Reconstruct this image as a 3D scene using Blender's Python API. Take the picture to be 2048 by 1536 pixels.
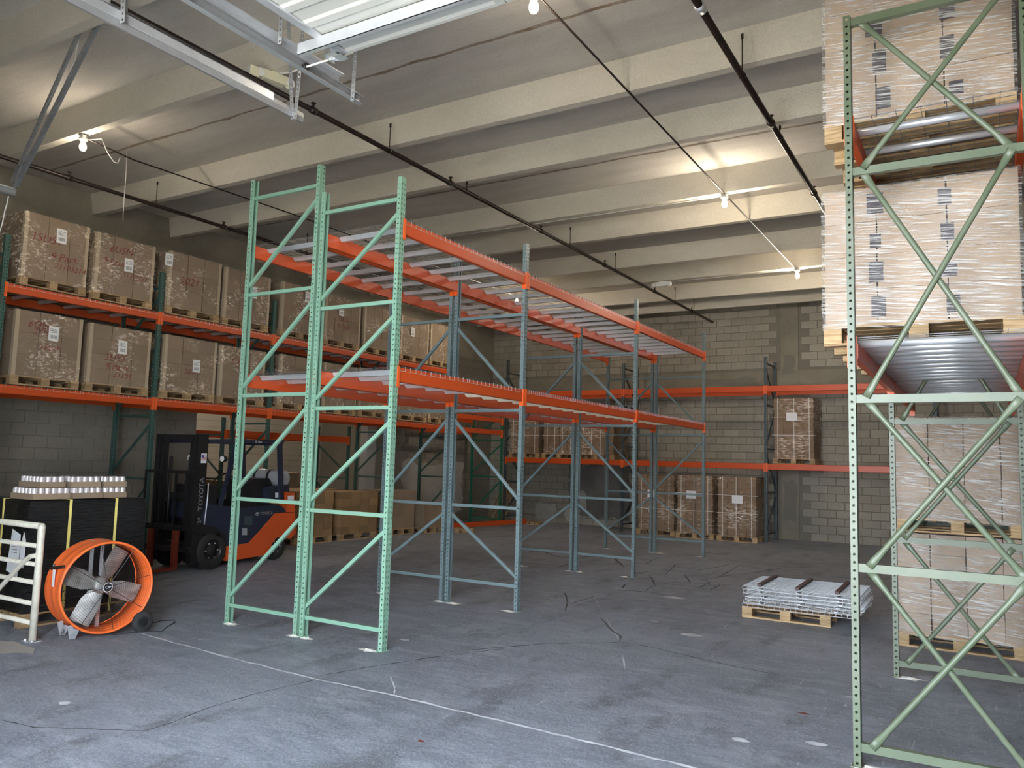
import bpy, math, random
from math import sin, cos, pi, radians
from mathutils import Vector, Matrix

for o in list(bpy.data.objects):
    bpy.data.objects.remove(o, do_unlink=True)
SC = bpy.context.scene
COL = SC.collection
random.seed(7)

# ------------------------------------------------------------------ camera
FPX, YAW, PITCH, ROLL, CZ = 1579.0, 0.5394, 0.0975, 0.0275, 1.8202
cy_, sy_, cp_, sp_, cr_, sr_ = cos(YAW), sin(YAW), cos(PITCH), sin(PITCH), cos(ROLL), sin(ROLL)
RH = Vector((cy_, sy_, 0)); UH = Vector((sp_*sy_, -sp_*cy_, cp_)); FH = Vector((-sy_*cp_, cy_*cp_, sp_))
RV = RH*cr_ + UH*sr_; UV = UH*cr_ - RH*sr_
cam = bpy.data.cameras.new('camera'); cam.sensor_width = 36; cam.lens = 36*FPX/2048
cam.clip_start = .05; cam.clip_end = 300
camo = bpy.data.objects.new('camera', cam); COL.objects.link(camo)
M = Matrix.Identity(4)
for i in range(3):
    M[i][0] = RV[i]; M[i][1] = UV[i]; M[i][2] = -FH[i]
M[2][3] = CZ
camo.matrix_world = M
SC.camera = camo

def px(u, v, ax, val):
    """a pixel of the photograph to the point where its ray meets the plane ax = val"""
    d = RV*((u-1024)/FPX) + UV*(-(v-768)/FPX) + FH
    i = 'xyz'.index(ax); o = Vector((0, 0, CZ))
    return o + d*((val-o[i])/d[i])

# ------------------------------------------------------------------ world, sun, exposure
SC.view_settings.view_transform = 'Standard'; SC.view_settings.look = 'None'
SC.view_settings.gamma = 1; SC.view_settings.use_curve_mapping = False
SC.view_settings.exposure = 0.22
W = bpy.data.worlds.new('world'); SC.world = W; W.use_nodes = True
bg = W.node_tree.nodes['Background']; bg.inputs[0].default_value = (.80, .89, 1.0, 1); bg.inputs[1].default_value = 21.0
sl = bpy.data.lights.new('sun', 'SUN'); sl.energy = 60.0; sl.angle = .01; sl.color = (1, .93, .82)
so = bpy.data.objects.new('sun', sl); COL.objects.link(so)
so.rotation_euler = (radians(-14), radians(8), 0)
BULB_W = 30.0

# ------------------------------------------------------------------ mesh helper
class MB:
    def __init__(s): s.v = []; s.f = []; s.m = []
    def face(s, idx, mi=0): s.f.append(tuple(idx)); s.m.append(mi)
    def poly(s, pts, mi=0):
        n = len(s.v); s.v += [tuple(p) for p in pts]; s.face(range(n, n+len(pts)), mi); return s
    def box(s, a, b, mi=0):
        x0, x1 = sorted((a[0], b[0])); y0, y1 = sorted((a[1], b[1])); z0, z1 = sorted((a[2], b[2]))
        n = len(s.v)
        s.v += [(x0,y0,z0),(x1,y0,z0),(x1,y1,z0),(x0,y1,z0),(x0,y0,z1),(x1,y0,z1),(x1,y1,z1),(x0,y1,z1)]
        for q in ((0,3,2,1),(4,5,6,7),(0,1,5,4),(1,2,6,5),(2,3,7,6),(3,0,4,7)):
            s.face([n+i for i in q], mi)
        return s
    def bar(s, p, q, w, h, up=(0,0,1), mi=0):
        p = Vector(p); q = Vector(q); d = (q-p).normalized(); u = Vector(up)
        if abs(d.dot(u)) > .98: u = Vector((0,1,0))
        a = d.cross(u).normalized(); b = a.cross(d)
        n = len(s.v)
        for e in (p, q):
            for i, j in ((-1,-1),(1,-1),(1,1),(-1,1)):
                s.v.append(tuple(e + a*(i*w/2) + b*(j*h/2)))
        for f in ((0,1,2,3),(7,6,5,4),(0,4,5,1),(1,5,6,2),(2,6,7,3),(3,7,4,0)):
            s.face([n+i for i in f], mi)
        return s
    def tube(s, pts, r, n=8, mi=0, caps=True):
        pts = [Vector(p) for p in pts]; base = len(s.v); up = None
        rs = r if isinstance(r, (list, tuple)) else [r]*len(pts)
        for k, p in enumerate(pts):
            d = (pts[min(k+1, len(pts)-1)] - pts[max(k-1, 0)]).normalized()
            if up is None:
                up = Vector((0,0,1)) if abs(d.z) < .9 else Vector((1,0,0))
            a = d.cross(up).normalized(); b = a.cross(d).normalized(); up = b
            for i in range(n):
                t = 2*pi*i/n; s.v.append(tuple(p + a*(rs[k]*cos(t)) + b*(rs[k]*sin(t))))
        for k in range(len(pts)-1):
            for i in range(n):
                j = (i+1) % n
                s.face((base+k*n+i, base+(k+1)*n+i, base+(k+1)*n+j, base+k*n+j), mi)
        if caps:
            s.face([base+i for i in range(n)], mi); s.face([base+(len(pts)-1)*n+i for i in range(n-1, -1, -1)], mi)
        return s
    def lathe(s, prof, n=16, o=(0,0,0), ax='z', mi=0, mis=None):
        base = len(s.v)
        for r, h in prof:
            for i in range(n):
                t = 2*pi*i/n; c = (r*cos(t), r*sin(t), h)
                if ax == 'x': c = (c[2], c[0], c[1])
                elif ax == 'y': c = (c[0], c[2], -c[1])
                s.v.append((c[0]+o[0], c[1]+o[1], c[2]+o[2]))
        for k in range(len(prof)-1):
            for i in range(n):
                j = (i+1) % n
                s.face((base+k*n+i, base+k*n+j, base+(k+1)*n+j, base+(k+1)*n+i), mis[k] if mis else mi)
        return s
    def prism(s, prof, a, b, ax, mi=0):
        """closed polygon prof (2D) swept from a to b along ax; the 2D axes are the other two in xyz order"""
        n = len(s.v); k = len(prof)
        for h in (a, b):
            for p, q in prof:
                s.v.append({'x': (h,p,q), 'y': (p,h,q), 'z': (p,q,h)}[ax])
        for i in range(k):
            j = (i+1) % k; s.face((n+i, n+j, n+k+j, n+k+i), mi)
        s.face([n+i for i in range(k-1, -1, -1)], mi); s.face([n+k+i for i in range(k)], mi)
        return s
    def mesh(s, name, mats=(), smooth=False):
        me = bpy.data.meshes.new(name); me.from_pydata(s.v, [], s.f)
        for m in mats: me.materials.append(m)
        if len(mats) > 1:
            me.polygons.foreach_set('material_index', s.m)
        if smooth: me.polygons.foreach_set('use_smooth', [True]*len(me.polygons))
        me.update(); return me

def ob(name, me, parent=None, loc=(0,0,0), rot=(0,0,0), scale=(1,1,1)):
    o = bpy.data.objects.new(name, me); COL.objects.link(o); o.location = loc; o.rotation_euler = rot; o.scale = scale
    if parent is not None: o.parent = parent
    return o
def build(mb, name, mat, parent=None, loc=(0,0,0), rot=(0,0,0), smooth=False):
    return ob(name, mb.mesh(name, mat if isinstance(mat, (list, tuple)) else (mat,), smooth), parent, loc, rot)
def tag(o, label, cat, group=None):
    o['label'] = label; o['category'] = cat
    if group: o['group'] = group
    return o
def thing(name, label, cat, loc=(0,0,0), rotz=0, group=None):
    o = ob(name, None, None, loc, (0,0,rotz)); o.empty_display_size = .1
    return tag(o, label, cat, group)
def struct(o): o['kind'] = 'structure'; return o
def stuff(o): o['kind'] = 'stuff'; return o
ORD = ['first','second','third','fourth','fifth','sixth','seventh','eighth','ninth','tenth','eleventh','twelfth']

def text_mesh(txt, size, mat, align='CENTER', extrude=.0006, shear=0.0):
    cu = bpy.data.curves.new('lettering', 'FONT'); cu.body = txt; cu.size = size; cu.align_x = align; cu.align_y = 'CENTER'
    cu.extrude = extrude; cu.shear = shear; cu.resolution_u = 2
    t = bpy.data.objects.new('lettering', cu); COL.objects.link(t)
    bpy.context.view_layer.update()
    dg = bpy.context.evaluated_depsgraph_get()
    me = bpy.data.meshes.new_from_object(t.evaluated_get(dg)); bpy.data.objects.remove(t, do_unlink=True)
    me.materials.clear(); me.materials.append(mat); me.name = 'lettering'
    return me

# ------------------------------------------------------------------ materials
def newmat(name):
    m = bpy.data.materials.new(name); m.use_nodes = True; nt = m.node_tree
    return m, nt, nt.nodes['Principled BSDF']
def N(nt, typ, **kw):
    n = nt.nodes.new(typ)
    for k, v in kw.items():
        if k in n.inputs: n.inputs[k].default_value = v
        else: setattr(n, k, v)
    return n
def mixc(nt, fac, a, b, typ='MIX'):
    n = nt.nodes.new('ShaderNodeMix'); n.data_type = 'RGBA'; n.blend_type = typ
    for k, i in ((fac, 0), (a, 6), (b, 7)):
        if hasattr(k, 'is_linked') or hasattr(k, 'links'): nt.links.new(k, n.inputs[i])
        elif i == 0: n.inputs[0].default_value = k
        else: n.inputs[i].default_value = tuple(k) + ((1,) if len(k) == 3 else ())
    return n.outputs[2]
def ramp(nt, src, lo, hi, c0=(0,0,0,1), c1=(1,1,1,1)):
    r = nt.nodes.new('ShaderNodeValToRGB'); r.color_ramp.elements[0].position = lo; r.color_ramp.elements[1].position = hi
    r.color_ramp.elements[0].color = c0; r.color_ramp.elements[1].color = c1
    nt.links.new(src, r.inputs[0]); return r.outputs[0]
def coords(nt, scale=(1,1,1), kind='Object'):
    tc = N(nt, 'ShaderNodeTexCoord'); mp = N(nt, 'ShaderNodeMapping'); mp.inputs['Scale'].default_value = scale
    nt.links.new(tc.outputs[kind], mp.inputs[0]); return mp.outputs[0]
def noise(nt, co, scale, detail=4, rough=.55):
    n = N(nt, 'ShaderNodeTexNoise'); n.inputs['Scale'].default_value = scale; n.inputs['Detail'].default_value = detail
    n.inputs['Roughness'].default_value = rough; nt.links.new(co, n.inputs['Vector']); return n.outputs['Fac']
def bump(nt, b, h, strength=.2, dist=.01):
    n = N(nt, 'ShaderNodeBump'); n.inputs['Strength'].default_value = strength; n.inputs['Distance'].default_value = dist
    nt.links.new(h, n.inputs['Height']); nt.links.new(n.outputs[0], b.inputs['Normal']); return n
def world_pos(nt, scale=(1,1,1)):
    g = N(nt, 'ShaderNodeNewGeometry'); mp = N(nt, 'ShaderNodeMapping'); mp.inputs['Scale'].default_value = scale
    nt.links.new(g.outputs['Position'], mp.inputs[0]); return mp.outputs[0]

def paint(name, col, rough=.45, metal=0.0, wear=.18, wcol=None, scale=6, bmp=.05, world=True, rnd=0.0):
    m, nt, b = newmat(name)
    co = world_pos(nt) if world else coords(nt)
    f = noise(nt, co, scale, 5); f2 = ramp(nt, f, .35, .75)
    wc = wcol or tuple(c*.6 for c in col)
    c = mixc(nt, .5, col, wc)
    mx = nt.nodes[-1]; mu = N(nt, 'ShaderNodeMath', operation='MULTIPLY'); mu.inputs[1].default_value = wear
    nt.links.new(f2, mu.inputs[0]); nt.links.new(mu.outputs[0], c.node.inputs[0])
    out = c
    if rnd:
        oi = N(nt, 'ShaderNodeObjectInfo'); hv = N(nt, 'ShaderNodeHueSaturation')
        mr = N(nt, 'ShaderNodeMapRange'); mr.inputs[3].default_value = 1-rnd; mr.inputs[4].default_value = 1+rnd
        nt.links.new(oi.outputs['Random'], mr.inputs[0]); nt.links.new(mr.outputs[0], hv.inputs['Value']); nt.links.new(out, hv.inputs['Color']); out = hv.outputs[0]
    nt.links.new(out, b.inputs['Base Color'])
    b.inputs['Roughness'].default_value = rough; b.inputs['Metallic'].default_value = metal
    if bmp: bump(nt, b, noise(nt, co, scale*12, 3), bmp, .004)
    return m

MT = {}
MT['mint'] = paint('mint_paint', (.215, .40, .29), .42, wear=.25, wcol=(.30,.34,.24), scale=3)
MT['sage'] = paint('sage_paint', (.09, .12, .07), .40, wear=.30, wcol=(.26,.27,.20), scale=3)
MT['bluegrey'] = paint('blue_grey_paint', (.15, .21, .22), .42, wear=.3, wcol=(.25,.30,.30), scale=3)
MT['darkgreen'] = paint('dark_green_paint', (.045, .115, .095), .45, wear=.2, scale=3)
MT['green'] = paint('green_paint', (.012, .16, .09), .45, wear=.2, scale=3)
MT['slate'] = paint('slate_paint', (.05, .075, .085), .45, wear=.2, scale=3)
MT['orange'] = paint('orange_beam_paint', (.62, .078, .012), .36, wear=.25, wcol=(.5,.10,.03), scale=2.2)
MT['orange2'] = paint('orange_connector_paint', (.85, .13, .022), .38, wear=.12)
MT['galv'] = paint('galvanized_steel', (.66, .68, .71), .34, .6, wear=.35, wcol=(.42,.44,.47), scale=14)
MT['galvdark'] = paint('galvanized_track_steel', (.40, .41, .42), .42, .6, wear=.35, wcol=(.28,.29,.30), scale=14)
MT['wirepile'] = paint('loose_deck_wire', (.40, .41, .42), .45, .4, wear=.3, scale=14)
MT['wire'] = paint('galvanized_wire_shaded', (.15, .155, .16), .45, .4, wear=.2, scale=14)  # galvanized wire darkened in its colour to look shaded against the ceiling
MT['cream'] = paint('cream_painted_channel', (.82, .78, .62), .5, wear=.2, scale=8)
MT['maroon'] = paint('maroon_channel', (.075, .028, .03), .5, wear=.2, scale=8)
MT['blackpipe'] = paint('black_iron_pipe', (.016, .012, .010), .4, .3, wear=.5, wcol=(.06,.03,.02), scale=8)
MT['black'] = paint('black_steel', (.012, .012, .013), .4, wear=.2, wcol=(.03,.03,.03))
MT['rubber'] = paint('rubber', (.018, .018, .018), .75, wear=.4, wcol=(.04,.04,.04), scale=20)
MT['navy'] = paint('navy_paint', (.018, .024, .045), .35, wear=.2, wcol=(.035,.04,.06))
MT['fkorange'] = paint('forklift_orange_paint', (.70, .10, .02), .35, wear=.3, wcol=(.4,.06,.02), scale=5)
MT['forkred'] = paint('fork_red_paint', (.22, .035, .015), .5, wear=.3, scale=5)
MT['tank'] = paint('propane_tank_paint', (.45, .46, .48), .3, .3, wear=.4, wcol=(.25,.25,.26), scale=12)
MT['fanorange'] = paint('fan_drum_paint', (.88, .165, .035), .4, wear=.2, wcol=(.6,.10,.02), scale=5)
MT['blade'] = paint('fan_blade_dusty_steel', (.36, .355, .34), .45, .35, wear=.8, wcol=(.08,.07,.06), scale=9)
MT['whitepipe'] = paint('cream_rail_paint', (.72, .69, .58), .5, wear=.5, wcol=(.40,.36,.27), scale=14)
MT['white'] = paint('white_plastic', (.80, .80, .76), .4, wear=.1)
MT['ivory'] = paint('ivory_plastic', (.72, .68, .48), .4, wear=.15)
MT['doorwhite'] = paint('white_door_panel', (.52, .53, .50), .4, wear=.2, wcol=(.4,.4,.37), scale=3)
MT['paper'] = paint('paper', (.80, .80, .82), .7, wear=.08)
MT['ink'] = paint('black_ink', (.02, .02, .02), .6, wear=.0, bmp=0)
MT['redink'] = paint('red_marker', (.24, .04, .032), .6, wear=.0, bmp=0)
MT['greyink'] = paint('grey_ink', (.30, .30, .32), .6, wear=0, bmp=0)
MT['whiteink'] = paint('white_print', (.75, .75, .75), .5, wear=.2, bmp=0)
MT['yellow'] = paint('yellow_strap', (.85, .72, .22), .5, wear=.15)
MT['whitestrap'] = paint('white_strap', (.70, .68, .62), .5, wear=.1)
MT['flagred'] = paint('flag_red', (.55, .06, .06), .5, wear=0, bmp=0)
MT['flagblue'] = paint('flag_blue', (.05, .06, .25), .5, wear=0, bmp=0)
MT['dust'] = paint('concrete_dust', (.80, .78, .72), .9, wear=.3, wcol=(.5,.49,.46), scale=30)
MT['cornerboard'] = paint('edge_board', (.50, .40, .27), .6, wear=.1)
MT['cable'] = paint('white_cable', (.75, .73, .66), .5, wear=.1)
MT['lens'] = paint('lamp_lens', (.75, .75, .72), .15, wear=.1)
MT['crack'] = paint('crack_dark', (.10, .10, .11), .9, wear=.4, scale=20)
MT['joint'] = paint('joint_filler_pale', (.62, .64, .68), .9, wear=.7, wcol=(.35,.37,.40), scale=9)
MT['stain'] = paint('rust_seam', (.20, .14, .09), .9, wear=.8, wcol=(.40,.36,.30), scale=9)

def mat_wood():
    m, nt, b = newmat('pallet_wood'); co = coords(nt, (1,1,1)); 
    oi = N(nt, 'ShaderNodeObjectInfo'); add = N(nt, 'ShaderNodeVectorMath', operation='ADD'); sc = N(nt, 'ShaderNodeVectorMath', operation='SCALE'); sc.inputs[3].default_value = 13
    nt.links.new(oi.outputs['Random'], sc.inputs[0]); g = N(nt, 'ShaderNodeNewGeometry')
    nt.links.new(g.outputs['Position'], add.inputs[0]); nt.links.new(sc.outputs[0], add.inputs[1])
    mp = N(nt, 'ShaderNodeMapping'); mp.inputs['Scale'].default_value = (3, 3, 30); nt.links.new(add.outputs[0], mp.inputs[0])
    f = noise(nt, mp.outputs[0], 2.0, 5)
    c = ramp(nt, f, .3, .75, (.28,.17,.075,1), (.56,.40,.215,1))
    hv = N(nt, 'ShaderNodeHueSaturation'); mr = N(nt, 'ShaderNodeMapRange'); mr.inputs[3].default_value = .8; mr.inputs[4].default_value = 1.2
    nt.links.new(oi.outputs['Random'], mr.inputs[0]); nt.links.new(mr.outputs[0], hv.inputs['Value']); nt.links.new(c, hv.inputs['Color'])
    nt.links.new(hv.outputs[0], b.inputs['Base Color']); b.inputs['Roughness'].default_value = .7
    bump(nt, b, f, .15, .003); return m
MT['wood'] = mat_wood()

def mat_card(name, col, rnd=.1):
    m, nt, b = newmat(name); co = world_pos(nt)
    f = noise(nt, co, 3, 3); c = mixc(nt, .3, col, tuple(x*.72 for x in col)); nt.links.new(f, c.node.inputs[0])
    co2 = world_pos(nt, (60, 60, 2)); fl = noise(nt, co2, 3, 2)
    oi = N(nt, 'ShaderNodeObjectInfo'); hv = N(nt, 'ShaderNodeHueSaturation'); mr = N(nt, 'ShaderNodeMapRange')
    mr.inputs[3].default_value = 1-rnd; mr.inputs[4].default_value = 1+rnd
    nt.links.new(oi.outputs['Random'], mr.inputs[0]); nt.links.new(mr.outputs[0], hv.inputs['Value']); nt.links.new(c, hv.inputs['Color'])
    nt.links.new(hv.outputs[0], b.inputs['Base Color']); b.inputs['Roughness'].default_value = .75
    bump(nt, b, fl, .06, .003); return m
MT['card'] = mat_card('cardboard', (.33, .24, .158))
MT['cardlight'] = mat_card('cardboard_pale', (.41, .30, .21))
MT['carddark'] = mat_card('cardboard_brown', (.29, .19, .115))
MT['cardprint'] = mat_card('printed_carton', (.36, .22, .10), .2)

def mat_film(name, lo, hi, zfreq, hfreq, thr, rough=.2, bdist=.01, blotch=(.35,.6), bscale=1.4, slant=.08, wobble=.12, spec=1.0, mirror=False):
    """clear stretch film: mostly see-through, wrinkle bumps plus pale sheen streaks painted around the load by a noise mask"""
    m = bpy.data.materials.new(name); m.use_nodes = True; nt = m.node_tree; nt.nodes.clear()
    out = N(nt, 'ShaderNodeOutputMaterial'); mix = N(nt, 'ShaderNodeMixShader')
    tr = N(nt, 'ShaderNodeBsdfTransparent'); gl = N(nt, 'ShaderNodeBsdfPrincipled'); gl.inputs['Roughness'].default_value = rough
    gl.inputs['Base Color'].default_value = (.80, .78, .75, 1); gl.inputs['Specular IOR Level'].default_value = spec  # whitish base puts the wrinkle highlights into the film's colour
    if mirror:
        gl = N(nt, 'ShaderNodeBsdfGlossy'); gl.inputs['Roughness'].default_value = rough; gl.inputs['Color'].default_value = (.95, .95, .95, 1)
    g = N(nt, 'ShaderNodeNewGeometry'); sp = N(nt, 'ShaderNodeSeparateXYZ'); nt.links.new(g.outputs['Position'], sp.inputs[0])
    ad = N(nt, 'ShaderNodeMath', operation='ADD'); nt.links.new(sp.outputs[0], ad.inputs[0]); nt.links.new(sp.outputs[1], ad.inputs[1])
    wob = noise(nt, g.outputs['Position'], 2.2, 3); wm = N(nt, 'ShaderNodeMath', operation='MULTIPLY'); wm.inputs[1].default_value = wobble; nt.links.new(wob, wm.inputs[0])
    sl_ = N(nt, 'ShaderNodeMath', operation='MULTIPLY'); sl_.inputs[1].default_value = slant; nt.links.new(ad.outputs[0], sl_.inputs[0])
    z1 = N(nt, 'ShaderNodeMath', operation='ADD'); nt.links.new(sp.outputs[2], z1.inputs[0]); nt.links.new(sl_.outputs[0], z1.inputs[1])
    z2 = N(nt, 'ShaderNodeMath', operation='ADD'); nt.links.new(z1.outputs[0], z2.inputs[0]); nt.links.new(wm.outputs[0], z2.inputs[1])
    cb = N(nt, 'ShaderNodeCombineXYZ'); nt.links.new(sp.outputs[0], cb.inputs[0]); nt.links.new(sp.outputs[1], cb.inputs[1]); nt.links.new(z2.outputs[0], cb.inputs[2])
    mp = N(nt, 'ShaderNodeMapping'); mp.inputs['Scale'].default_value = (hfreq, hfreq, zfreq); nt.links.new(cb.outputs[0], mp.inputs[0])
    f = noise(nt, mp.outputs[0], 1.0, 4, .6)
    bp = N(nt, 'ShaderNodeBump'); bp.inputs['Strength'].default_value = 1; bp.inputs['Distance'].default_value = bdist
    nt.links.new(f, bp.inputs['Height']); nt.links.new(bp.outputs[0], gl.inputs['Normal'])
    r1 = ramp(nt, f, thr, thr+.14); r2 = ramp(nt, noise(nt, g.outputs['Position'], bscale, 3), *blotch)
    mu = N(nt, 'ShaderNodeMath', operation='MULTIPLY'); nt.links.new(r1, mu.inputs[0]); nt.links.new(r2, mu.inputs[1])
    mr = N(nt, 'ShaderNodeMapRange'); mr.inputs[3].default_value = lo; mr.inputs[4].default_value = hi
    nt.links.new(mu.outputs[0], mr.inputs[0])
    if mirror:      # thin clear sheet: what lies behind shows through and the sheen adds to it
        ads = N(nt, 'ShaderNodeAddShader'); nt.links.new(mr.outputs[0], gl.inputs['Color']); tr.inputs[0].default_value = (.93, .93, .93, 1)
        nt.links.new(tr.outputs[0], ads.inputs[0]); nt.links.new(gl.outputs[0], ads.inputs[1]); nt.links.new(ads.outputs[0], out.inputs[0])
        return m
    nt.links.new(mr.outputs[0], mix.inputs[0])
    nt.links.new(tr.outputs[0], mix.inputs[1]); nt.links.new(gl.outputs[0], mix.inputs[2]); nt.links.new(mix.outputs[0], out.inputs[0])
    return m
MT['film'] = mat_film('clear_stretch_film', .05, 1.25, 36, 16, .505, .13, .06, (.49, .58), 1.6, .06, .2, 1.0, True)
MT['filmstreak'] = mat_film('clear_stretch_film_tight', .05, .60, 95, 4.5, .475, .28, .004, (.30, .48), 1.0, .10, .04, .6)
MT['filmback'] = mat_film('clear_stretch_film_banded', .04, .9, 34, 8, .48, .15, .06, (.43, .54), 1.3, .05, .08, 1.0, True)

def mat_blackfilm():
    m, nt, b = newmat('black_stretch_film'); b.inputs['Base Color'].default_value = (.008,.008,.009,1)
    b.inputs['Roughness'].default_value = .28
    f = noise(nt, world_pos(nt, (1.2,1.2,12)), 4, 5); bump(nt, b, f, .9, .06); return m
MT['blackfilm'] = mat_blackfilm()

def mat_block(name, cols, lo=.75, hi=1.2):
    """painted concrete block: colour varies block by block and with large soft stains"""
    m, nt, b = newmat(name); co = world_pos(nt)
    big = noise(nt, co, .55, 4); c = ramp(nt, big, .35, .68, (*cols[0],1), (*cols[1],1))
    g = N(nt, 'ShaderNodeNewGeometry'); oi = N(nt, 'ShaderNodeObjectInfo')
    ad = N(nt, 'ShaderNodeMath', operation='ADD'); fr = N(nt, 'ShaderNodeMath', operation='FRACT')
    nt.links.new(g.outputs['Random Per Island'], ad.inputs[0]); nt.links.new(oi.outputs['Random'], ad.inputs[1]); nt.links.new(ad.outputs[0], fr.inputs[0])
    mr = N(nt, 'ShaderNodeMapRange'); mr.inputs[3].default_value = lo; mr.inputs[4].default_value = hi; nt.links.new(fr.outputs[0], mr.inputs[0])
    hv = N(nt, 'ShaderNodeHueSaturation'); nt.links.new(mr.outputs[0], hv.inputs['Value']); nt.links.new(c, hv.inputs['Color'])
    fine = noise(nt, co, 40, 4); c2 = mixc(nt, .25, hv.outputs[0], (.12,.11,.10), 'MULTIPLY'); 
    mu = N(nt, 'ShaderNodeMath', operation='MULTIPLY'); mu.inputs[1].default_value = .35; nt.links.new(fine, mu.inputs[0]); nt.links.new(mu.outputs[0], c2.node.inputs[0])
    nt.links.new(c2, b.inputs['Base Color']); b.inputs['Roughness'].default_value = .9
    bump(nt, b, fine, .35, .01); return m
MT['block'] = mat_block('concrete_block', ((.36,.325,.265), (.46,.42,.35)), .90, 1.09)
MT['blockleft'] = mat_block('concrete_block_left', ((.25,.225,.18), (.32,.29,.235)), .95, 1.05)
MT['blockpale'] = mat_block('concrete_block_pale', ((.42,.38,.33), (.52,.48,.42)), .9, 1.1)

def mat_concrete(name, c0, c1, streak=(1,1,1), sc=.8, rough=.9, bscale=30, bst=.3):
    m, nt, b = newmat(name); f = noise(nt, world_pos(nt, streak), sc, 6, .6)
    c = ramp(nt, f, .32, .7, (*c0,1), (*c1,1)); fine = noise(nt, world_pos(nt), bscale, 5, .7)
    c2 = mixc(nt, .3, c, (.2,.19,.17), 'MULTIPLY'); mu = N(nt, 'ShaderNodeMath', operation='MULTIPLY'); mu.inputs[1].default_value = .45
    nt.links.new(fine, mu.inputs[0]); nt.links.new(mu.outputs[0], c2.node.inputs[0])
    nt.links.new(c2, b.inputs['Base Color']); b.inputs['Roughness'].default_value = rough; bump(nt, b, fine, bst, .012); return m
MT['ceil'] = mat_concrete('ceiling_concrete', (.52,.485,.425), (.70,.655,.575), (.35,1.6,1), 1.2)
MT['rib'] = mat_concrete('rib_concrete', (.62,.57,.465), (.76,.70,.585), (.5,1,1), 1.0, bscale=38, bst=.6)
MT['conc'] = mat_concrete('plain_concrete', (.24,.215,.165), (.40,.36,.285))
MT['mortar'] = mat_concrete('mortar', (.22,.198,.16), (.30,.27,.22))
MT['apron'] = mat_concrete('apron_concrete', (.46,.44,.40), (.56,.54,.49))
MT['darkpatch'] = mat_concrete('dark_wall_paint', (.15,.145,.14), (.25,.24,.22), sc=1.5)
MT['plaster'] = mat_concrete('pale_plaster', (.44,.42,.38), (.56,.54,.49), sc=1.2)

def mat_floor():
    m, nt, b = newmat('painted_floor'); P = world_pos(nt)
    big = noise(nt, P, .45, 6, .6); c = ramp(nt, big, .36, .64, (.225,.25,.305,1), (.36,.395,.47,1))
    st = noise(nt, world_pos(nt, (.8,2.6,1)), 2.2, 7, .7); c = mixc(nt, ramp(nt, st, .46, .66), c, (.45,.485,.555))
    da = noise(nt, world_pos(nt, (2.0,.9,1)), 1.3, 6, .65); c = mixc(nt, ramp(nt, da, .53, .66), c, (.20,.215,.25))
    sp = noise(nt, P, 38, 6, .7); c = mixc(nt, ramp(nt, sp, .54, .68), c, (.56,.60,.66))  # pale speckle paints grazing sheen into the floor colour
    sd = noise(nt, P, 31, 6, .7); c = mixc(nt, ramp(nt, sd, .57, .70), c, (.16,.17,.195))
    for sc, rot, th in (((7,.8,1), .5, .645), ((6,.7,1), -1.0, .65), ((9,1.4,1), 1.35, .655)):
        g = N(nt, 'ShaderNodeNewGeometry'); mp = N(nt, 'ShaderNodeMapping'); mp.inputs['Scale'].default_value = sc; mp.inputs['Rotation'].default_value = (0,0,rot)
        nt.links.new(g.outputs['Position'], mp.inputs[0]); c = mixc(nt, ramp(nt, noise(nt, mp.outputs[0], 1.6, 6, .75), th, th+.03), c, (.56,.58,.62))
    nt.links.new(c, b.inputs['Base Color'])
    ro = ramp(nt, st, .3, .8, (.34,.34,.34,1), (.58,.58,.58,1)); nt.links.new(ro, b.inputs['Roughness'])
    h = noise(nt, P, 30, 9, .8); h2 = noise(nt, P, 7, 5, .6); hs = N(nt, 'ShaderNodeMath', operation='MULTIPLY_ADD'); hs.inputs[1].default_value = 1.6
    nt.links.new(h2, hs.inputs[0]); nt.links.new(h, hs.inputs[2]); bump(nt, b, hs.outputs[0], 1.0, .034); return m
MT['floor'] = mat_floor()

def mat_label():
    m, nt, b = newmat('shipping_label'); tc = N(nt, 'ShaderNodeTexCoord'); sep = N(nt, 'ShaderNodeSeparateXYZ'); nt.links.new(tc.outputs['Object'], sep.inputs[0])
    def mth(op, a, bb):
        n = N(nt, 'ShaderNodeMath', operation=op)
        for k, q in enumerate((a, bb)):
            if hasattr(q, 'links'): nt.links.new(q, n.inputs[k])
            else: n.inputs[k].default_value = q
        return n.outputs[0]
    y, z = sep.outputs[1], sep.outputs[2]
    wn = N(nt, 'ShaderNodeTexNoise'); wn.noise_dimensions = '1D'; wn.inputs['Scale'].default_value = 160; wn.inputs['Detail'].default_value = 1
    nt.links.new(y, wn.inputs['W']); bars = mth('GREATER_THAN', wn.outputs['Fac'], .5)
    zone1 = mth('MULTIPLY', mth('GREATER_THAN', z, -.075), mth('LESS_THAN', z, -.02))
    zone1 = mth('MULTIPLY', zone1, mth('LESS_THAN', mth('ABSOLUTE', y, 0), .05))
    rows = mth('GREATER_THAN', mth('FRACT', mth('MULTIPLY', z, 42.), 0), .6)
    n2 = noise(nt, coords(nt, (1, 120, 42)), 1, 1); txt = mth('MULTIPLY', rows, mth('GREATER_THAN', n2, .47))
    zone2 = mth('MULTIPLY', mth('GREATER_THAN', z, .0), mth('LESS_THAN', mth('ABSOLUTE', y, 0), .055)); zone2 = mth('MULTIPLY', zone2, mth('LESS_THAN', z, .085))
    f = mth('MAXIMUM', mth('MULTIPLY', bars, zone1), mth('MULTIPLY', txt, zone2))
    c = mixc(nt, f, (.82,.82,.80), (.08,.08,.09)); nt.links.new(c, b.inputs['Base Color']); b.inputs['Roughness'].default_value = .6
    return m
MT['label'] = mat_label()

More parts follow.
